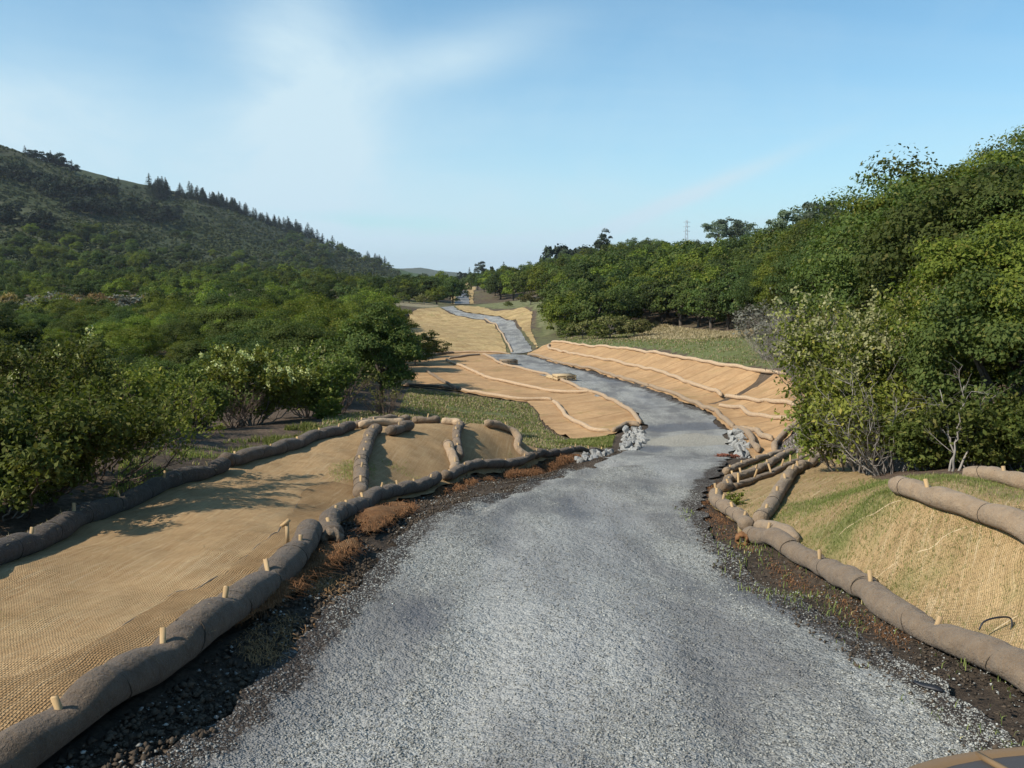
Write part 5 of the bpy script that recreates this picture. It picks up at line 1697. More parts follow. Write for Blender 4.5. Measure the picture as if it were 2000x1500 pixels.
def make_shrub(seed, h, wd, nmain, nsub, ntwig, per, leaf, mat, bark, lean=(0, 0), bloom=0.0, zmin=.25, spread=.05, up=.55, bare=0.0, rr=.011, flat=0.0):
    """many-stemmed shrub: stems, branchlets and twigs with leaves along the outer twigs"""
    r = np.random.default_rng(seed)
    b = MB()
    pos, nrm, bp = [], [], []
    for i in range(nmain):
        az = 2 * math.pi * (i + r.uniform(-.4, .4)) / nmain
        reach = r.uniform(.35, 1.0)
        base = np.array([math.cos(az), math.sin(az), 0]) * wd * .06 * r.uniform(.2, 1) + np.array([0, 0, -.12])
        tip = np.array([math.cos(az) * wd / 2 * reach, math.sin(az) * wd / 2 * reach, h * (1 - .42 * reach ** 2 - flat) * r.uniform(.82, 1.0)]) + np.array([lean[0], lean[1], 0])
        mid = base * .4 + tip * .6
        mid[2] = tip[2] * r.uniform(.38, .58)
        mid += r.normal(0, .05 * h, 3)
        st, L = resample(np.array([base, mid, tip]), h * .07)
        st[1:-1] += r.normal(0, .012 * h, (len(st) - 2, 3))
        b.tube(st, np.linspace(rr * h, rr * h * .25, len(st)), 6)
        for j in range(nsub):
            f = r.uniform(.30, 1.0)
            s = st[min(int(f * (len(st) - 1)), len(st) - 1)]
            d = np.array([math.cos(az), math.sin(az), 0]) * .5 + r.normal(0, .75, 3)
            d[2] = abs(d[2]) * .6 + up
            d /= np.linalg.norm(d)
            ln = h * r.uniform(.16, .34)
            e = s + d * ln
            mm = (s + e) / 2 + r.normal(0, .03 * h, 3)
            sb, _ = resample(np.array([s, mm, e]), ln / 4)
            b.tube(sb, np.linspace(rr * h * .35, rr * h * .12, len(sb)), 4, False)
            if r.random() < bare:
                for k in range(ntwig):
                    s2 = sb[r.integers(1, len(sb))]
                    d2 = d * .6 + r.normal(0, .6, 3); d2 /= np.linalg.norm(d2)
                    b.tube([s2, s2 + d2 * ln * .35, s2 + d2 * ln * .6 + r.normal(0, .02 * h, 3)], [rr * h * .11, rr * h * .08, rr * h * .03], 3, False)
                continue
            for k in range(ntwig):
                s2 = sb[r.integers(1, len(sb))]
                d2 = d * .7 + r.normal(0, .6, 3); d2[2] += up * .6; d2 /= np.linalg.norm(d2)
                l2 = ln * r.uniform(.3, .7)
                e2 = s2 + d2 * l2
                if k % 3 == 0:
                    b.tube([s2, e2], [rr * h * .10, rr * h * .04], 3, False)
                if e2[2] < h * zmin * r.uniform(.5, 1.3):
                    continue
                tt = r.random(per)
                q = s2 + (e2 - s2)[None] * tt[:, None] + r.normal(0, spread * h, (per, 3)) * np.array([1, 1, .8])
                pos.append(q)
                nrm.append(d2[None] * .6 + r.normal(0, .7, (per, 3)) + np.array([0, 0, .3]))
                if bloom and e2[2] > h * .62 and r.random() < bloom:
                    m = int(per * 1.6)
                    bp.append(e2 + r.normal(0, spread * h * .6, (m, 3)) * np.array([1, 1, 1.2]) + np.array([0, 0, spread * h * 1.1]))
    br = b.mesh('branches', bark, False)
    fol = None
    if pos:
        pos, nrm = np.concatenate(pos), np.concatenate(nrm)
        fol = leaf_mesh('foliage', pos, nrm, leaf * r.uniform(.6, 1.35, len(pos)), mat, 2.0)
    blm = None
    if bp:
        bp = np.concatenate(bp)
        blm = leaf_mesh('blossom', bp, r.normal(size=(len(bp), 3)), leaf * .8 * r.uniform(.6, 1.2, len(bp)), L_BLOOM, 1.2)
    return br, fol, blm


NAMES = ('crown', 'trunk')


def place(name, meshes, parts, x, y, z, rz, sc, label, cat, group=None):
    o = empty(name, (x, y, z), rz, sc)
    tag(o, label, cat, group)
    for me_, pn in zip(meshes, parts):
        if me_ is not None:
            link(pn, me_, o)
    return o


def put(name, meshes, parts, px, t, label, cat, group=None, rz=None, sc=1.0, dz=-0.05):
    p = P(px, 700, t)
    x, y = t * (px - 1000) / FPX, t * CP
    return place(name, meshes, parts, x, y, h1(x, y) + dz, rng.uniform(0, 6.28) if rz is None else rz, sc, label, cat, group)


TP = ('crown', 'trunk')
SP_ = ('branches', 'foliage', 'blossom')

# --- near shrubs and trees, each its own shape
def shrub_at(px, t, label, cat='shrub', name='shrub', group=None, rz=0.0, dz=-0.03, **kw):
    return put(name, make_shrub(**kw), SP_, px, t, label, cat, group, rz, 1.0, dz)


# left side
shrub_at(40, 10.4, 'big leafy green shrub at the left border with bare arching stems above the shaded roll', seed=11, h=1.55, wd=3.3, nmain=18, nsub=15, ntwig=8, per=17, leaf=.052, mat=L_BROOMD, bark=M_BROWNTWIG, bloom=.0, zmin=.42, spread=.035, up=.6, rr=.011)
shrub_at(190, 12.2, 'open shrub with arching dark branches and sparse leaves beside the big left shrub', seed=12, h=1.35, wd=2.7, nmain=15, nsub=9, ntwig=6, per=9, leaf=.05, mat=L_BROOM, bark=M_BROWNTWIG, lean=(.35, 0), zmin=.45, spread=.035, up=.6, bare=.42, rr=.010)
shrub_at(-25, 9.7, 'low dark leafy shrub in the lower left beside the shaded roll', seed=13, h=.95, wd=1.5, nmain=11, nsub=9, ntwig=6, per=13, leaf=.05, mat=L_BROOMD, bark=M_TWIG, zmin=.1, spread=.05, up=.35)
shrub_at(95, 15.5, 'pale tipped shrub rising behind the big left shrub', seed=14, h=1.75, wd=2.3, nmain=11, nsub=11, ntwig=8, per=12, leaf=.06, mat=L_BROOMD, bark=M_BROWNTWIG, bloom=.05, zmin=.1, spread=.04)
shrub_at(485, 21.8, 'rounded shrub with whitish blossom on top and bare forked stems, left of the oak bush', seed=15, h=1.8, wd=2.7, nmain=16, nsub=13, ntwig=9, per=14, leaf=.07, mat=L_BROOM, bark=M_TWIG, bloom=.14, zmin=.38, spread=.032, up=.7)
shrub_at(600, 24.5, 'greyish green shrub with few pale tips, between the blossoming shrub and the oak bush', seed=16, h=1.9, wd=2.6, nmain=13, nsub=12, ntwig=8, per=13, leaf=.075, mat=L_BROOMD, bark=M_TWIG, bloom=.04, zmin=.1, spread=.04)
shrub_at(385, 19.0, 'low spreading shrub with dead twigs on the bare soil left of the green grass', seed=17, h=1.0, wd=1.6, nmain=12, nsub=9, ntwig=6, per=11, leaf=.06, mat=L_BROOMD, bark=M_TWIG, zmin=.05, spread=.05, up=.3, bare=.15)
shrub_at(455, 20.0, 'tangle of dark dead stems at the foot of the blossoming shrub', seed=18, h=1.15, wd=1.5, nmain=14, nsub=9, ntwig=5, per=3, leaf=.05, mat=L_BROOMD, bark=M_BROWNTWIG, zmin=.55, bare=.75)
shrub_at(300, 20.5, 'dull green shrub with feathery tips in the row behind the bare soil', seed=19, h=1.5, wd=2.6, nmain=13, nsub=11, ntwig=8, per=12, leaf=.07, mat=L_BROOMD, bark=M_BROWNTWIG, zmin=.2, spread=.045)
shrub_at(215, 17.0, 'yellow green shrub half hidden by the open arching shrub', seed=20, h=1.35, wd=2.0, nmain=11, nsub=11, ntwig=8, per=12, leaf=.06, mat=L_BROOM, bark=M_BROWNTWIG, zmin=.3, spread=.045)
shrub_at(655, 27.0, 'thicket of brown bare twigs at the left foot of the dark oak bush', seed=21, h=1.6, wd=2.4, nmain=22, nsub=6, ntwig=5, per=5, leaf=.07, mat=L_OLIVE, bark=M_BROWNTWIG, zmin=.5, bare=.7, up=.9)
shrub_at(752, 26.8, 'dry brown brush standing in front of the dark oak bush', seed=22, h=1.0, wd=1.6, nmain=26, nsub=5, ntwig=4, per=4, leaf=.06, mat=L_OLIVE, bark=M_BROWNTWIG, zmin=.5, bare=.75, up=1.0)
shrub_at(640, 23.0, 'small bright green bush in the grass by the crest of the left mound', seed=23, h=.6, wd=.8, nmain=9, nsub=7, ntwig=5, per=10, leaf=.07, mat=L_BROOM, bark=M_TWIG, zmin=.05, spread=.06)
put('oak_bush', make_oak(31, 3.65, 3.35, 100, 26000, .072, L_OAK, .06, cr=.42), TP, 738, 29.0, 'dense dark oak bush standing over the grass behind the left mound', 'oak', None, .4)
put('oak_bush', make_oak(32, 3.3, 2.9, 70, 14000, .078, L_OAKD, .06, cr=.4), TP, 20, 26.0, 'very dark oak at the left border behind the near shrubs', 'oak', None, 1.0)

# right side
shrub_at(1705, 14.6, 'tall flowering shrub with creamy blossom tops and many bare grey stems, right of the dip', seed=41, h=2.75, wd=2.5, nmain=24, nsub=13, ntwig=8, per=13, leaf=.065, mat=L_BROOM, bark=M_TWIG, bloom=.42, zmin=.22, spread=.028, up=.75, bare=.22, rr=.0075)
shrub_at(1718, 13.6, 'yellowish green leafy shrub leaning out over the bank in front of the flowering shrub', seed=42, h=1.65, wd=1.35, nmain=13, nsub=11, ntwig=8, per=11, leaf=.06, mat=L_YEL, bark=M_TWIG, lean=(-.15, -.1), zmin=.45, spread=.045, up=.5, bare=.15, rr=.009)
shrub_at(1655, 15.2, 'low green branch hanging over the bare litter left of the flowering shrub', seed=43, h=1.5, wd=1.1, nmain=9, nsub=9, ntwig=7, per=10, leaf=.065, mat=L_BROOM, bark=M_TWIG, lean=(-.4, 0), zmin=.35, spread=.05, up=.35, bare=.2)
shrub_at(1745, 13.2, 'tangle of long bare grey stems below the flowering shrub', seed=44, h=1.7, wd=2.6, nmain=30, nsub=6, ntwig=4, per=4, leaf=.06, mat=L_BROOM, bark=M_TWIG, zmin=.6, bare=.8, up=.6, rr=.008)
shrub_at(1868, 11.4, 'pale grey forked trunk with bare limbs in front of the dark bay thicket', cat='dead tree', name='dead_tree', seed=45, h=1.35, wd=1.3, nmain=3, nsub=5, ntwig=5, per=3, leaf=.05, mat=L_BROOM, bark=M_TWIG, zmin=.9, bare=.9, up=.8, rr=.013)
put('bay_tree', make_oak(46, 3.9, 4.2, 170, 64000, .047, L_BAY, .10, cr=.40), TP, 2010, 13.4, 'dense glossy bay tree filling the right border behind the pale rolls', 'bay tree', None, .3)
put('bay_tree', make_oak(47, 3.6, 3.0, 110, 34000, .050, L_BAY, .08, cr=.36), TP, 1850, 16.2, 'dark green bay tree right behind the flowering shrub', 'bay tree', None, 1.3)
for px_, t_, sd_, lab_ in ((1830, 12.4, 55, 'low green bush at the root of the pale forked trunk, on its left'), (1925, 11.6, 56, 'low green bush between the pale forked trunk and the topmost pale roll'), (2010, 11.4, 57, 'low dark bush cut off by the right border above the topmost pale roll')):
    shrub_at(px_, t_, lab_, seed=sd_, h=.95, wd=1.7, nmain=13, nsub=10, ntwig=7, per=12, leaf=.055, mat=L_BROOMD, bark=M_TWIG, zmin=.03, spread=.06, up=.35)
put('bay_tree', make_oak(48, 3.0, 3.0, 80, 24000, .047, L_OAK, .02, cr=.36), TP, 1960, 12.3, 'shaded low bay foliage above the topmost pale roll at the right border', 'bay tree', None, 2.2)
shrub_at(1585, 33, 'large bare grey twiggy shrub at the meadow edge left of the flowering shrub', cat='dead shrub', name='dead_shrub', seed=49, h=3.6, wd=4.2, nmain=34, nsub=13, ntwig=8, per=3, leaf=.10, mat=L_GREY, bark=M_TWIG, zmin=.4, bare=.85, up=.6, rr=.006)
shrub_at(1500, 47, 'smaller bare grey shrub at the foot of the oaks where the meadow ends', cat='dead shrub', name='dead_shrub', seed=50, h=3.0, wd=4.2, nmain=26, nsub=10, ntwig=7, per=4, leaf=.14, mat=L_GREY, bark=M_TWIG, zmin=.4, bare=.75, up=.5, rr=.006)
shrub_at(1640, 25, 'bare twiggy shrub between the grey dead shrub and the creamy blossoms', cat='dead shrub', name='dead_shrub', seed=51, h=2.9, wd=2.6, nmain=24, nsub=10, ntwig=7, per=5, leaf=.085, mat=L_BROOMD, bark=M_TWIG, zmin=.35, bare=.6, up=.6, rr=.007)
shrub_at(1440, 12.7, 'tiny green weed tuft growing on the right blanket between the rolls', cat='weed', name='weed', seed=52, h=.20, wd=.5, nmain=9, nsub=6, ntwig=5, per=8, leaf=.03, mat=L_BROOM, bark=M_TWIG, zmin=.0, spread=.10, up=.3)

# --- protos for the woods
OAK_M = [make_oak(60 + i, 6.0, 6.2, 90, 36000, .088, m_, .02, cr=.75) for i, m_ in enumerate((L_OAK, L_OAKD, L_BAY))]
OAK_F = [make_oak(70 + i, 6.0, 7.0, 56, 6500, .23, m_, .0, cr=.95) for i, m_ in enumerate((L_OAK, L_OAKD, L_OAK, L_OAKD, L_BAY))]
EUC = [make_oak(80 + i, 10.0, 9.0, 40, 3200, .36, L_EUC, .22, cr=1.15, fork=.45) for i in range(2)]
PINE = [make_conifer(90 + i, 10.0, L_CON, 12, .36 + .06 * i) for i in range(3)]
LPINE = [make_oak(120 + i, 10.0, 5.6, 26, 2200, .34, L_CON, .30, cr=1.0, fork=.6) for i in range(2)]
DOME = [make_oak(95 + i, 6.0, 7.0, 30, 1500, .50, L_CON, .04, cr=1.0) for i in range(2)]
WIL = [make_oak(100 + i, 4.5, 5.0, 40, 2600, .22, L_WILLOW, .05, M_TWIG, .7) for i in range(2)]
GRY = [make_oak(104 + i, 4.0, 5.5, 34, 1900, .22, L_GREY, .05, M_TWIG, .7) for i in range(2)]
OLV = [make_oak(108 + i, 2.2, 4.2, 34, 2400, .17, L_OLIVE, .02, M_TWIG, .55) for i in range(2)]
BRM = [make_oak(112 + i, 2.4, 3.4, 40, 3600, .12, L_BROOMD, .02, M_TWIG, .45) for i in range(2)]


class Skyline:
    """drops trees that stand wholly behind nearer ones"""
    def __init__(self):
        self.y = np.full(700, 1e9)

    def test(self, px, t, x, y, h, wd, z):
        d = y / CP
        ytop = 750 - FPX * (((z + h) / (y) * CP + SP) / (CP - (z + h) / y * SP)) if False else proj_y(x, y, z + h)
        k0, k1 = int((px - wd / 2 / t * FPX + 1000) / 5), int((px + wd / 2 / t * FPX + 1000) / 5)
        k0, k1 = max(k0, 0), min(k1, 699)
        if k1 <= k0:
            return False
        seg = self.y[k0:k1 + 1]
        vis = np.mean(seg > ytop + 5) > 0.34
        if vis:
            u = np.linspace(-1, 1, k1 - k0 + 1)
            yb = proj_y(x, y, z + h * .3)
            prof = yb + (ytop - yb) * np.sqrt(np.clip(1 - u * u, 0, 1))
            self.y[k0:k1 + 1] = np.minimum(seg, prof)
        return vis


def proj_y(x, y, z):
    f = y * CP - z * SP
    u = y * SP + z * CP
    return 750 - FPX * u / f


def zpix(py, t):
    return dirpx(1000, py)[2] * t


def wood(cands, protos, label, cat, group, name, hfun, spacing, sky, maxn):
    """cands: (px, t) sorted from near to far"""
    got = []
    for px, t in cands:
        if len(got) >= maxn:
            break
        x, y = t * (px - 1000) / FPX, t * CP
        if any((x - a) ** 2 + (y - b) ** 2 < (spacing(t)) ** 2 for a, b in got[-120:]):
            continue
        z = h1(x, y)
        h = hfun(px, t, z)
        if h is None:
            continue
        pr, ph, pw, nm, lab, ct, gr = protos(px, t)
        s = h / ph
        sw = s * rng.uniform(.82, 1.08) if h > 4 else s * rng.uniform(.95, 1.25)
        if sky is not None and not sky.test(px, t, x, y, h, pw * sw, z):
            continue
        got.append((x, y))
        place(nm or name, pr, TP, x, y, z - .1, rng.uniform(0, 6.28), (sw, sw, s), lab or label, ct or cat, gr or group)
    return got


# right wood
RF = [(930, 320), (960, 240), (1000, 205), (1060, 188), (1088, 175), (1092, 98), (1130, 92), (1280, 98), (1400, 82), (1500, 66), (1600, 50), (1700, 33), (1800, 24), (2300, 18)]
RBK = [(930, 720), (1000, 620), (1100, 430), (1250, 350), (1450, 340), (1750, 240), (2300, 120)]
RSKY = [(900, 530), (930, 527), (985, 518), (1050, 497), (1100, 484), (1160, 472), (1230, 464), (1300, 468), (1350, 466), (1400, 464), (1480, 448), (1510, 440), (1600, 410), (1690, 372), (1740, 340), (1800, 312), (1900, 266), (2000, 243), (2300, 200)]
interp = lambda tb, v: float(np.interp(v, [a for a, _ in tb], [b for _, b in tb]))
cand = []
for _ in range(9000):
    px = rng.uniform(920, 2250)
    f, bk = interp(RF, px), interp(RBK, px)
    if f > bk:
        continue
    t = math.exp(rng.uniform(math.log(f), math.log(bk)))
    cand.append((px, t))
cand.sort(key=lambda q: q[1])


def right_h(px, t, z):
    top = zpix(interp(RSKY, px) + rng.uniform(0, 9), t) - z
    if t < 125 and px < 1520:
        h = rng.uniform(4.4, 5.8)
    else:
        h = rng.uniform(4.8, 7.4)
    if top < 2.6:
        return None
    return min(h, top)


def right_place(px):
    for lim, txt in ((1060, 'beside the climbing road'), (1150, 'above the olive scrub'), (1230, 'below the lone pine'), (1360, 'below the pylon'), (1480, 'below the eucalyptus clump'), (1620, 'below the pale eucalyptus trees')):
        if px < lim:
            return txt
    return 'at the right, above the flowering shrub'


def right_pr(px, t):
    if t < 75:
        i = rng.integers(3)
        return OAK_M[i], 6.0, 6.2, 'oak_tree', ('nearest leafy green tree ' if t < 34 else 'leafy green tree ' if t < 50 else 'leafy green back row tree ') + ('behind the grey dead shrub' if px < 1640 else 'behind the flowering shrub' if px < 1830 else 'behind the bay trees at the right border'), 'oak', 'nearer trees of the wooded bank at the right'
    i = rng.integers(5)
    if t < 130:
        return OAK_F[i], 6.0, 7.0, 'oak_tree', ('front row' if t < 102 else 'second row') + ' dark rounded oak along the meadow, ' + right_place(px), 'oak', 'oaks along the meadow edge'
    return OAK_F[i], 6.0, 7.0, 'oak_tree', ('dark rounded oak on the far slope, ' if t < 230 else 'small skyline oak of the far slope, ') + right_place(px), 'oak', 'oaks covering the far right slope'


skyR = Skyline()
got = wood(cand, right_pr, '', 'oak', '', 'oak_tree', right_h, lambda t: 2.3 + .016 * t if t < 75 else 2.6 + .011 * t, skyR, 290)
print('right wood', len(got))

# left valley
LT = [(24, 690), (32, 655), (45, 622), (70, 594), (110, 574), (200, 550), (300, 532), (420, 512)]
cand = []
for _ in range(9000):
    px = rng.uniform(-250, 900)
    t = math.exp(rng.uniform(math.log(24), math.log(420)))
    if t < interp([(-250, 24), (150, 26), (400, 30), (640, 33), (700, 44), (790, 62), (800, 150), (900, 200)], px):
        continue
    if px > 740 and 60 < t < 190:
        continue
    if px > 860 and t < 230:
        continue
    if px < 290 and 92 < t < 150:
        continue
    cand.append((px, t))
cand.sort(key=lambda q: q[1])


def left_h(px, t, z):
    yt = interp(LT, t) + rng.uniform(-22, 16)
    if px < 430 and 30 < t < 130:
        yt += 14 * (1 - max(px, 0) / 430)
    if 430 < px < 740 and t < 80:
        yt -= 30 * min(1, (px - 430) / 60)
    if px > 660:
        yt = max(yt, 529 + rng.uniform(0, 12))
    h = zpix(yt, t) - z
    if h < 1.6:
        return None
    return min(h, 8.5)


def left_place(px):
    for lim, txt in ((60, 'at the left border'), (200, 'above the big left shrub'), (330, 'above the open arching shrub'), (440, 'left of the blossoming shrub'), (560, 'above the blossoming shrub'), (680, 'left of the dark oak bush'), (790, 'above the dark oak bush')):
        if px < lim:
            return txt
    return 'above the far tan hump'


def left_pr(px, t):
    if t < 80:
        i = rng.integers(3)
        return OAK_M[i], 6.0, 6.2, 'oak_tree', ('front row dark leafy oak ' if t < 36 else 'second row dark leafy oak ' if t < 54 else 'back row dark leafy oak ') + 'in the left thicket, ' + left_place(px), 'oak', 'oaks of the near thicket on the left'
    i = rng.integers(5)
    return OAK_F[i], 6.0, 7.0, 'valley_tree' if t >= 95 else 'oak_tree', ('dark rounded tree just beyond the left thicket, ' if t < 150 else 'small dark valley tree, ' if t < 240 else 'tiny dark tree at the foot of the left hill, ') + left_place(px), 'tree', 'trees on the valley floor at the left'


skyL = Skyline()
got = wood([q for q in cand if q[1] < 95], left_pr, '', 'oak', '', 'oak_tree', left_h, lambda t: 2.7 + .020 * t, skyL, 135)
got2 = wood([q for q in cand if q[1] >= 95], left_pr, '', 'tree', '', 'valley_tree', left_h, lambda t: 2.6 + .018 * t, skyL, 200)
print('left wood', len(got), len(got2))

# willows and pale thickets of the creek
for i in range(34):
    px = rng.uniform(-120, 285)
    t = rng.uniform(100, 142)
    x, y = t * (px - 1000) / FPX, t * CP
    g = i % 5 == 4
    z = h1(x, y)
    h = max(2.0, min(zpix(566 + rng.uniform(0, 14), t) - z, 5.2))
    pr, ph = (GRY[i % 2], 4.0) if g else (WIL[i % 2], 4.5)
    place('willow_tree', pr, TP, x, y, z - .1, rng.uniform(0, 6.28), (h / ph * 1.1, h / ph * 1.1, h / ph), 'pale grey leafless willow in the creek thicket at far left' if g else 'tawny orange autumn willow in the creek thicket at far left', 'willow', 'grey willows of the creek' if g else 'tawny willows of the creek')
for px, t, s, lab in ((270, 100, 1.0, 'pale grey bare thicket left of the two grey streaks in the dark oaks'), (330, 118, 1.25, 'longer pale grey streak of bare thicket among the dark oaks on the left'), (385, 120, 1.0, 'pale grey bare thicket at the right end of the grey streak among the oaks')):
    x, y = t * (px - 1000) / FPX, t * CP
    z = h1(x, y); h = zpix(570, t) - z
    place('willow_tree', GRY[0], TP, x, y, z, 0.6 * px, (1.3 * s, 1.3 * s, h / 4.0), lab, 'willow')

# distinct single trees of the background
def lone(proto, ph, name, px, ytop, t, wsc, label, cat, group=None, rz=None):
    x, y = t * (px - 1000) / FPX, t * CP
    z = h1(x, y)
    h = zpix(ytop, t) - z
    s = h / ph
    return place(name, proto, TP, x, y, z - .2, rng.uniform(0, 6.28) if rz is None else rz, (s * wsc, s * wsc, s), label, cat, group)


for px, yt, t, wv, lab in ((1392, 428, 335, 1.0, 'left tree of the blue grey eucalyptus clump on the right skyline'), (1418, 420, 340, 1.05, 'middle and tallest tree of the blue grey eucalyptus clump on the right skyline'), (1446, 428, 338, .9, 'right tree of the blue grey eucalyptus clump on the right skyline')):
    lone(EUC[px % 2], 10, 'eucalyptus_tree', px, yt, t, wv, lab, 'eucalyptus', 'eucalyptus clump on the skyline')
lone(EUC[0], 10, 'eucalyptus_tree', 1530, 392, 128, .85, 'pale green eucalyptus on the right skyline, the lower one beside a russet crown', 'eucalyptus')
lone(EUC[1], 10, 'eucalyptus_tree', 1590, 378, 122, .9, 'pale green eucalyptus on the right skyline, the taller and wider one', 'eucalyptus')
lone(LPINE[0], 10, 'pine_tree', 1175, 448, 300, 1.0, 'lone dark pine poking above the right skyline, left of the pylon', 'pine')
lone(LPINE[1], 10, 'pine_tree', 942, 508, 560, .9, 'tallest dark pine above the vanishing road', 'pine')
for px, yt, t in ((905, 528, 520), (918, 522, 540), (930, 517, 600), (955, 518, 580), (968, 522, 600), (984, 511, 640), (992, 516, 640)):
    lone(DOME[px % 2] if px % 3 else PINE[0], 6.0 if px % 3 else 10, 'pine_tree', px, yt, t, .8, 'dark far pine in the clump above the vanishing road', 'pine', 'pines above the vanishing road')
for px, yt, t in ((1085, 476, 380), (1102, 474, 385), (1118, 477, 380), (1132, 478, 375)):
    lone(DOME[px % 2], 6, 'pine_tree', px, yt, t, .9, 'dark bumpy tree on the right skyline left of the lone pine', 'pine', 'dark skyline trees left of the lone pine')

# scrub around the meadow, the hump and the far grass
for px, t, s, pr, lab in ((1036, 152, 1.05, OLV[0], 'rounded olive shrub on the far green slope right of the climbing road'), (993, 158, .5, BRM[0], 'tiny dark bush on the far grass beside the climbing road'),
                          (1105, 86, .75, BRM[1], 'green bush at the left end of the scrub below the oaks'), (1137, 86, .85, OLV[1], 'olive shrub in front of the oaks, left of the broad brownish one'), (1190, 85, 1.1, OLV[0], 'broad brownish olive shrub in front of the oaks'), (1236, 84, .85, OLV[1], 'olive brown shrub at the right end of the scrub before the meadow'),
                          (1165, 84, .7, BRM[0], 'bright green shrub tucked between the olive shrubs before the meadow'),
                          (1100, 172, 1.3, OLV[1], 'pale olive shrub at the top of the far green slope'), (1130, 165, 1.2, OLV[0], 'wide olive scrub below the upper oaks on the right'), (1155, 160, 1.1, OLV[1], 'olive scrub under the upper oaks, farthest right of its row'),
                          (828, 68, .9, BRM[1], 'dull green bush right of the dark oak bush, before the far hump'), (812, 62, .8, BRM[0], 'dark green bush peeping out behind the dark oak bush'), (850, 72, .6, OLV[0], 'low olive bush at the back corner of the bench'),
                          (735, 150, .8, BRM[0], 'small bush in the pale dry grass left of the far hump'), (752, 165, .75, BRM[1], 'rounded bush in the dry grass behind the parked car'), (790, 185, 1.0, BRM[0], 'dark bush under the far trees behind the hump'), (830, 186, 1.0, OLV[0], 'olive bush under the far trees, left of the road bend')):
    x, y = t * (px - 1000) / FPX, t * CP
    place('shrub', pr, ('foliage', 'branches'), x, y, h1(x, y) - .05, rng.uniform(0, 6.28), (s, s, s), lab, 'shrub', 'scattered shrubs in the middle distance')
for i in range(7):                                     # trees closing the valley behind the hump
    px = 770 + i * 19 + rng.uniform(-5, 5); t = 200 + rng.uniform(0, 40)
    lone(OAK_F[i % 5], 6.0, 'oak_tree', px, 541 + rng.uniform(-4, 10), t, .95, 'dark oak in the row behind the far tan hump', 'oak', 'oaks behind the far hump')

# left hill: conifers along the ridge, dark clumps and scrub oaks on the slope
RIDGE = [(-60, 262, 640), (0, 285, 650), (100, 315, 680), (180, 345, 705), (250, 362, 745), (320, 371, 790), (400, 396, 850), (500, 432, 920), (600, 472, 1000), (700, 506, 1150), (770, 531, 1300)]
rp = np.array([P(*q) for q in RIDGE])


def hill_tree(px, tscale, h, proto, ph, label, group, name='pine_tree', cat='pine', wsc=1.0):
    t = float(np.interp(px, [q[0] for q in RIDGE], [q[2] for q in RIDGE])) * tscale
    x, y = t * (px - 1000) / FPX, t * CP
    z = h1(x, y) + float(fbm(np.array([x * .02]), np.array([y * .02]), 15, 5)[0]) * 9 * min(max((math.hypot(x, y - ORY) - 330) / 300, 0), 1)
    s = h / ph
    place(name, proto, TP, x, y, z - .6, rng.uniform(0, 6.28), (s * wsc, s * wsc, s), label, cat, group)


for i in range(230):
    px = rng.choice([rng.uniform(310, 345), rng.uniform(360, 480), rng.uniform(430, 560), rng.uniform(520, 765), rng.uniform(560, 700)])
    hill_tree(px, rng.uniform(.94, 1.0), rng.uniform(7, 14) * (1 + .2 * (px > 560)) * (1 if i % 9 else .55) , PINE[i % 3] if i % 9 else DOME[i % 2], 10 if i % 9 else 6, 'dark pointed conifer on the ridge of the left hill', 'conifers along the ridge of the left hill')
for px, h in ((78, 8), (92, 7), (104, 8), (118, 9), (126, 11), (134, 11), (143, 9), (152, 8), (165, 9), (172, 7), (252, 6), (236, 4)):
    hill_tree(px, .99, h, DOME[px % 2] if px % 3 else PINE[0], 6 if px % 3 else 10, 'dark tree on the upper left ridge, apart from the main line of conifers', 'dark trees on the upper left ridge')
for cx, cy, n, sp in ((8, 346, 5, 14), (52, 356, 4, 12), (88, 372, 5, 14), (122, 384, 7, 16), (160, 404, 6, 14), (205, 376, 4, 10), (203, 414, 4, 12), (250, 420, 5, 14), (300, 428, 5, 16), (332, 432, 4, 12), (68, 452, 3, 10), (20, 440, 5, 20), (180, 385, 3, 10)):
    for i in range(n):
        px, py = cx + rng.normal(0, sp), cy + rng.normal(0, sp * .4)
        p = hit(px, py)
        if p is None:
            continue
        h = rng.uniform(6, 11)
        zz = float(fbm(np.array([p[0] * .02]), np.array([p[1] * .02]), 15, 5)[0]) * 9 * min(max((math.hypot(p[0], p[1] - ORY) - 330) / 300, 0), 1)
        place('oak_tree', DOME[i % 2], TP, p[0], p[1], p[2] + zz - .5, rng.uniform(0, 6), (h / 6 * 1.1, h / 6 * 1.1, h / 6), 'blackish tree in the ' + ('topmost' if cy < 360 else 'upper' if cy < 390 else 'lower' if cy < 425 else 'lowest') + ' dark clumps on the ' + ('left part of' if cx < 130 else 'middle of' if cx < 230 else 'right part of') + ' the hillside', 'oak', 'dark tree clumps on the left hillside')
n_ = 0
while n_ < 120:
    px = rng.uniform(-30, 740)
    py = rng.uniform(440, 545)
    if py < 436 + max(0, (px - 360)) * .30 + 18 or (px < 150 and py < 455):
        continue
    if rng.random() > np.clip(vnoise(np.array([px / 70.]), np.array([py / 22.]), 5)[0] * 1.9 - .25 + (py - 490) / 60., 0, 1):
        continue
    p = hit(px, py)
    if p is None:
        continue
    n_ += 1
    h = rng.uniform(3.5, 6.5)
    zz = float(fbm(np.array([p[0] * .02]), np.array([p[1] * .02]), 15, 5)[0]) * 9 * min(max((math.hypot(p[0], p[1] - ORY) - 330) / 300, 0), 1)
    place('scrub_oak', OAK_F[n_ % 5], TP, p[0], p[1], p[2] + zz - .4, rng.uniform(0, 6), (h / 6 * 1.2, h / 6 * 1.2, h / 6), 'green scrub oak on the lower left hill, ' + left_place(px), 'scrub oak', 'scrub oaks on the lower left hillside')

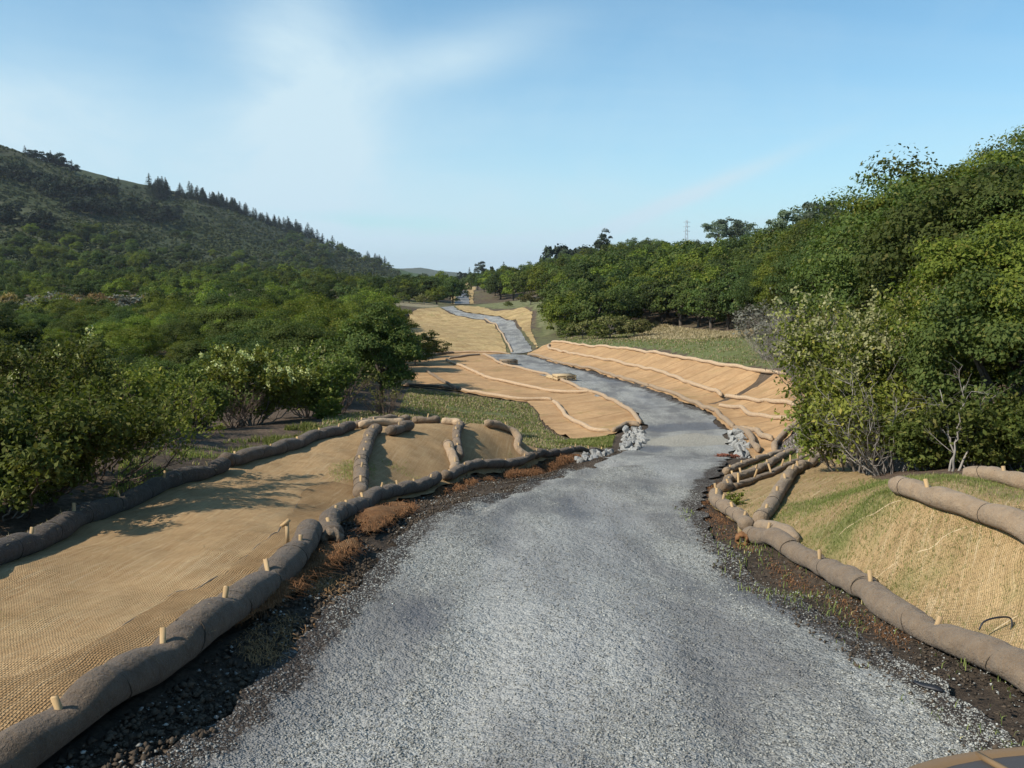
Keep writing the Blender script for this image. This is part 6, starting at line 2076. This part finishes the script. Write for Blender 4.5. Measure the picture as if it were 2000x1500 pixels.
for i in range(46):
    px = rng.uniform(560, 772)
    hill_tree(px, rng.uniform(.62, .97), rng.uniform(6, 10), OAK_F[i % 5], 6, 'green scrub oak near the low end of the left ridge', 'scrub oaks at the low end of the left ridge', 'scrub_oak', 'scrub oak', 1.2)

# chaparral covering the hillside (nobody could count it)
px = rng.uniform(-60, 780, 9000)
pos, nrm, szs = [], [], []
for a, u in zip(px, rng.random(9000)):
    top = float(np.interp(a, [q[0] for q in RIDGE], [q[1] for q in RIDGE])) + 1
    p = hit(a, top + (545 - top) * u ** .9)
    if p is None or p[1] < 240:
        continue
    m = 9
    s = rng.uniform(.7, 1.7) * (1 + (p[1] > 600) * .3)
    zz = float(fbm(np.array([p[0] * .02]), np.array([p[1] * .02]), 15, 5)[0]) * 9 * min(max((math.hypot(p[0], p[1] - ORY) - 330) / 300, 0), 1)
    e = rng.normal(size=(m, 3)); e /= np.linalg.norm(e, axis=1)[:, None]; e[:, 2] = np.abs(e[:, 2])
    pos.append(p + np.array([0, 0, zz]) + e * s * np.array([1, 1, .7])); nrm.append(e + rng.normal(0, .4, (m, 3))); szs.append(np.full(m, s * .95))
tag(link('chaparral', leaf_mesh('chaparral', np.concatenate(pos), np.concatenate(nrm), np.concatenate(szs), L_SCRUB, 1.3)), 'grey green chaparral scrub covering the slope of the left hill', 'scrub', None, 'stuff')

# ------------------------------------------------------------------ lattice pylon far behind the right wood
t = 900
x, y = t * (1334 - 1000) / FPX, t * CP
zt = zpix(432, t)
zb = h1(x, y)
Hh = zt - zb
py_ = tag(empty('pylon', (x, y, zb)), 'faint lattice power pylon above the right skyline', 'pylon')
b = MB()
wdt = lambda f: 5.5 * (1 - f) + 1.3 * f
leg = lambda sx, sy, f: np.array([sx * wdt(f) * .5, sy * wdt(f) * .5, Hh * f])
for sx in (-1, 1):
    for sy in (-1, 1):
        b.tube([leg(sx, sy, 0), leg(sx, sy, .5), leg(sx, sy, 1)], .13, 4)
b.build('legs', M_STEEL, py_)
b = MB()
fr = np.linspace(0, 1, 15)
for f0, f1 in zip(fr[:-1], fr[1:]):
    for (s0, s1) in (((-1, -1), (1, -1)), ((1, -1), (1, 1)), ((1, 1), (-1, 1)), ((-1, 1), (-1, -1))):
        b.tube([leg(*s0, f0), leg(*s1, f1)], .06, 3)
        b.tube([leg(*s1, f0), leg(*s0, f1)], .06, 3)
b.build('bracing', M_STEEL, py_)
for f in (.80, .88, .96):
    b = MB()
    b.tube([(-3.6, 0, Hh * f), (0, 0, Hh * f + .9), (3.6, 0, Hh * f)], .10, 4)
    b.tube([(-3.6, 0, Hh * f), (0, 0, Hh * f - .2), (3.6, 0, Hh * f)], .10, 4)
    b.build('cross_arm', M_STEEL, py_)

# ------------------------------------------------------------------ haze: one closed box of thin air round everything
HAZE = 0.00008
if HAZE:
    zlo, zhi = float(GV[:, 2].min()) - 1.0, float(max(GV[:, 2].max(), 130)) + 20
    b = MB()
    b.box((0, 0, (zlo + zhi) / 2), (15000, 15000, zhi - zlo))
    M_HAZE = bpy.data.materials.new('haze_air')
    M_HAZE.use_nodes = True
    t = NT(M_HAZE.node_tree)
    vol = t.n('ShaderNodeVolumePrincipled', {'Color': (0.80, 0.88, 1.0, 1), 'Density': HAZE, 'Anisotropy': 0.2})
    o_ = t.n('ShaderNodeOutputMaterial')
    t.t.links.new(vol.outputs[0], o_.inputs['Volume'])
    tag(b.build('haze', M_HAZE), kind='stuff')
print('script', time.time() - T0)
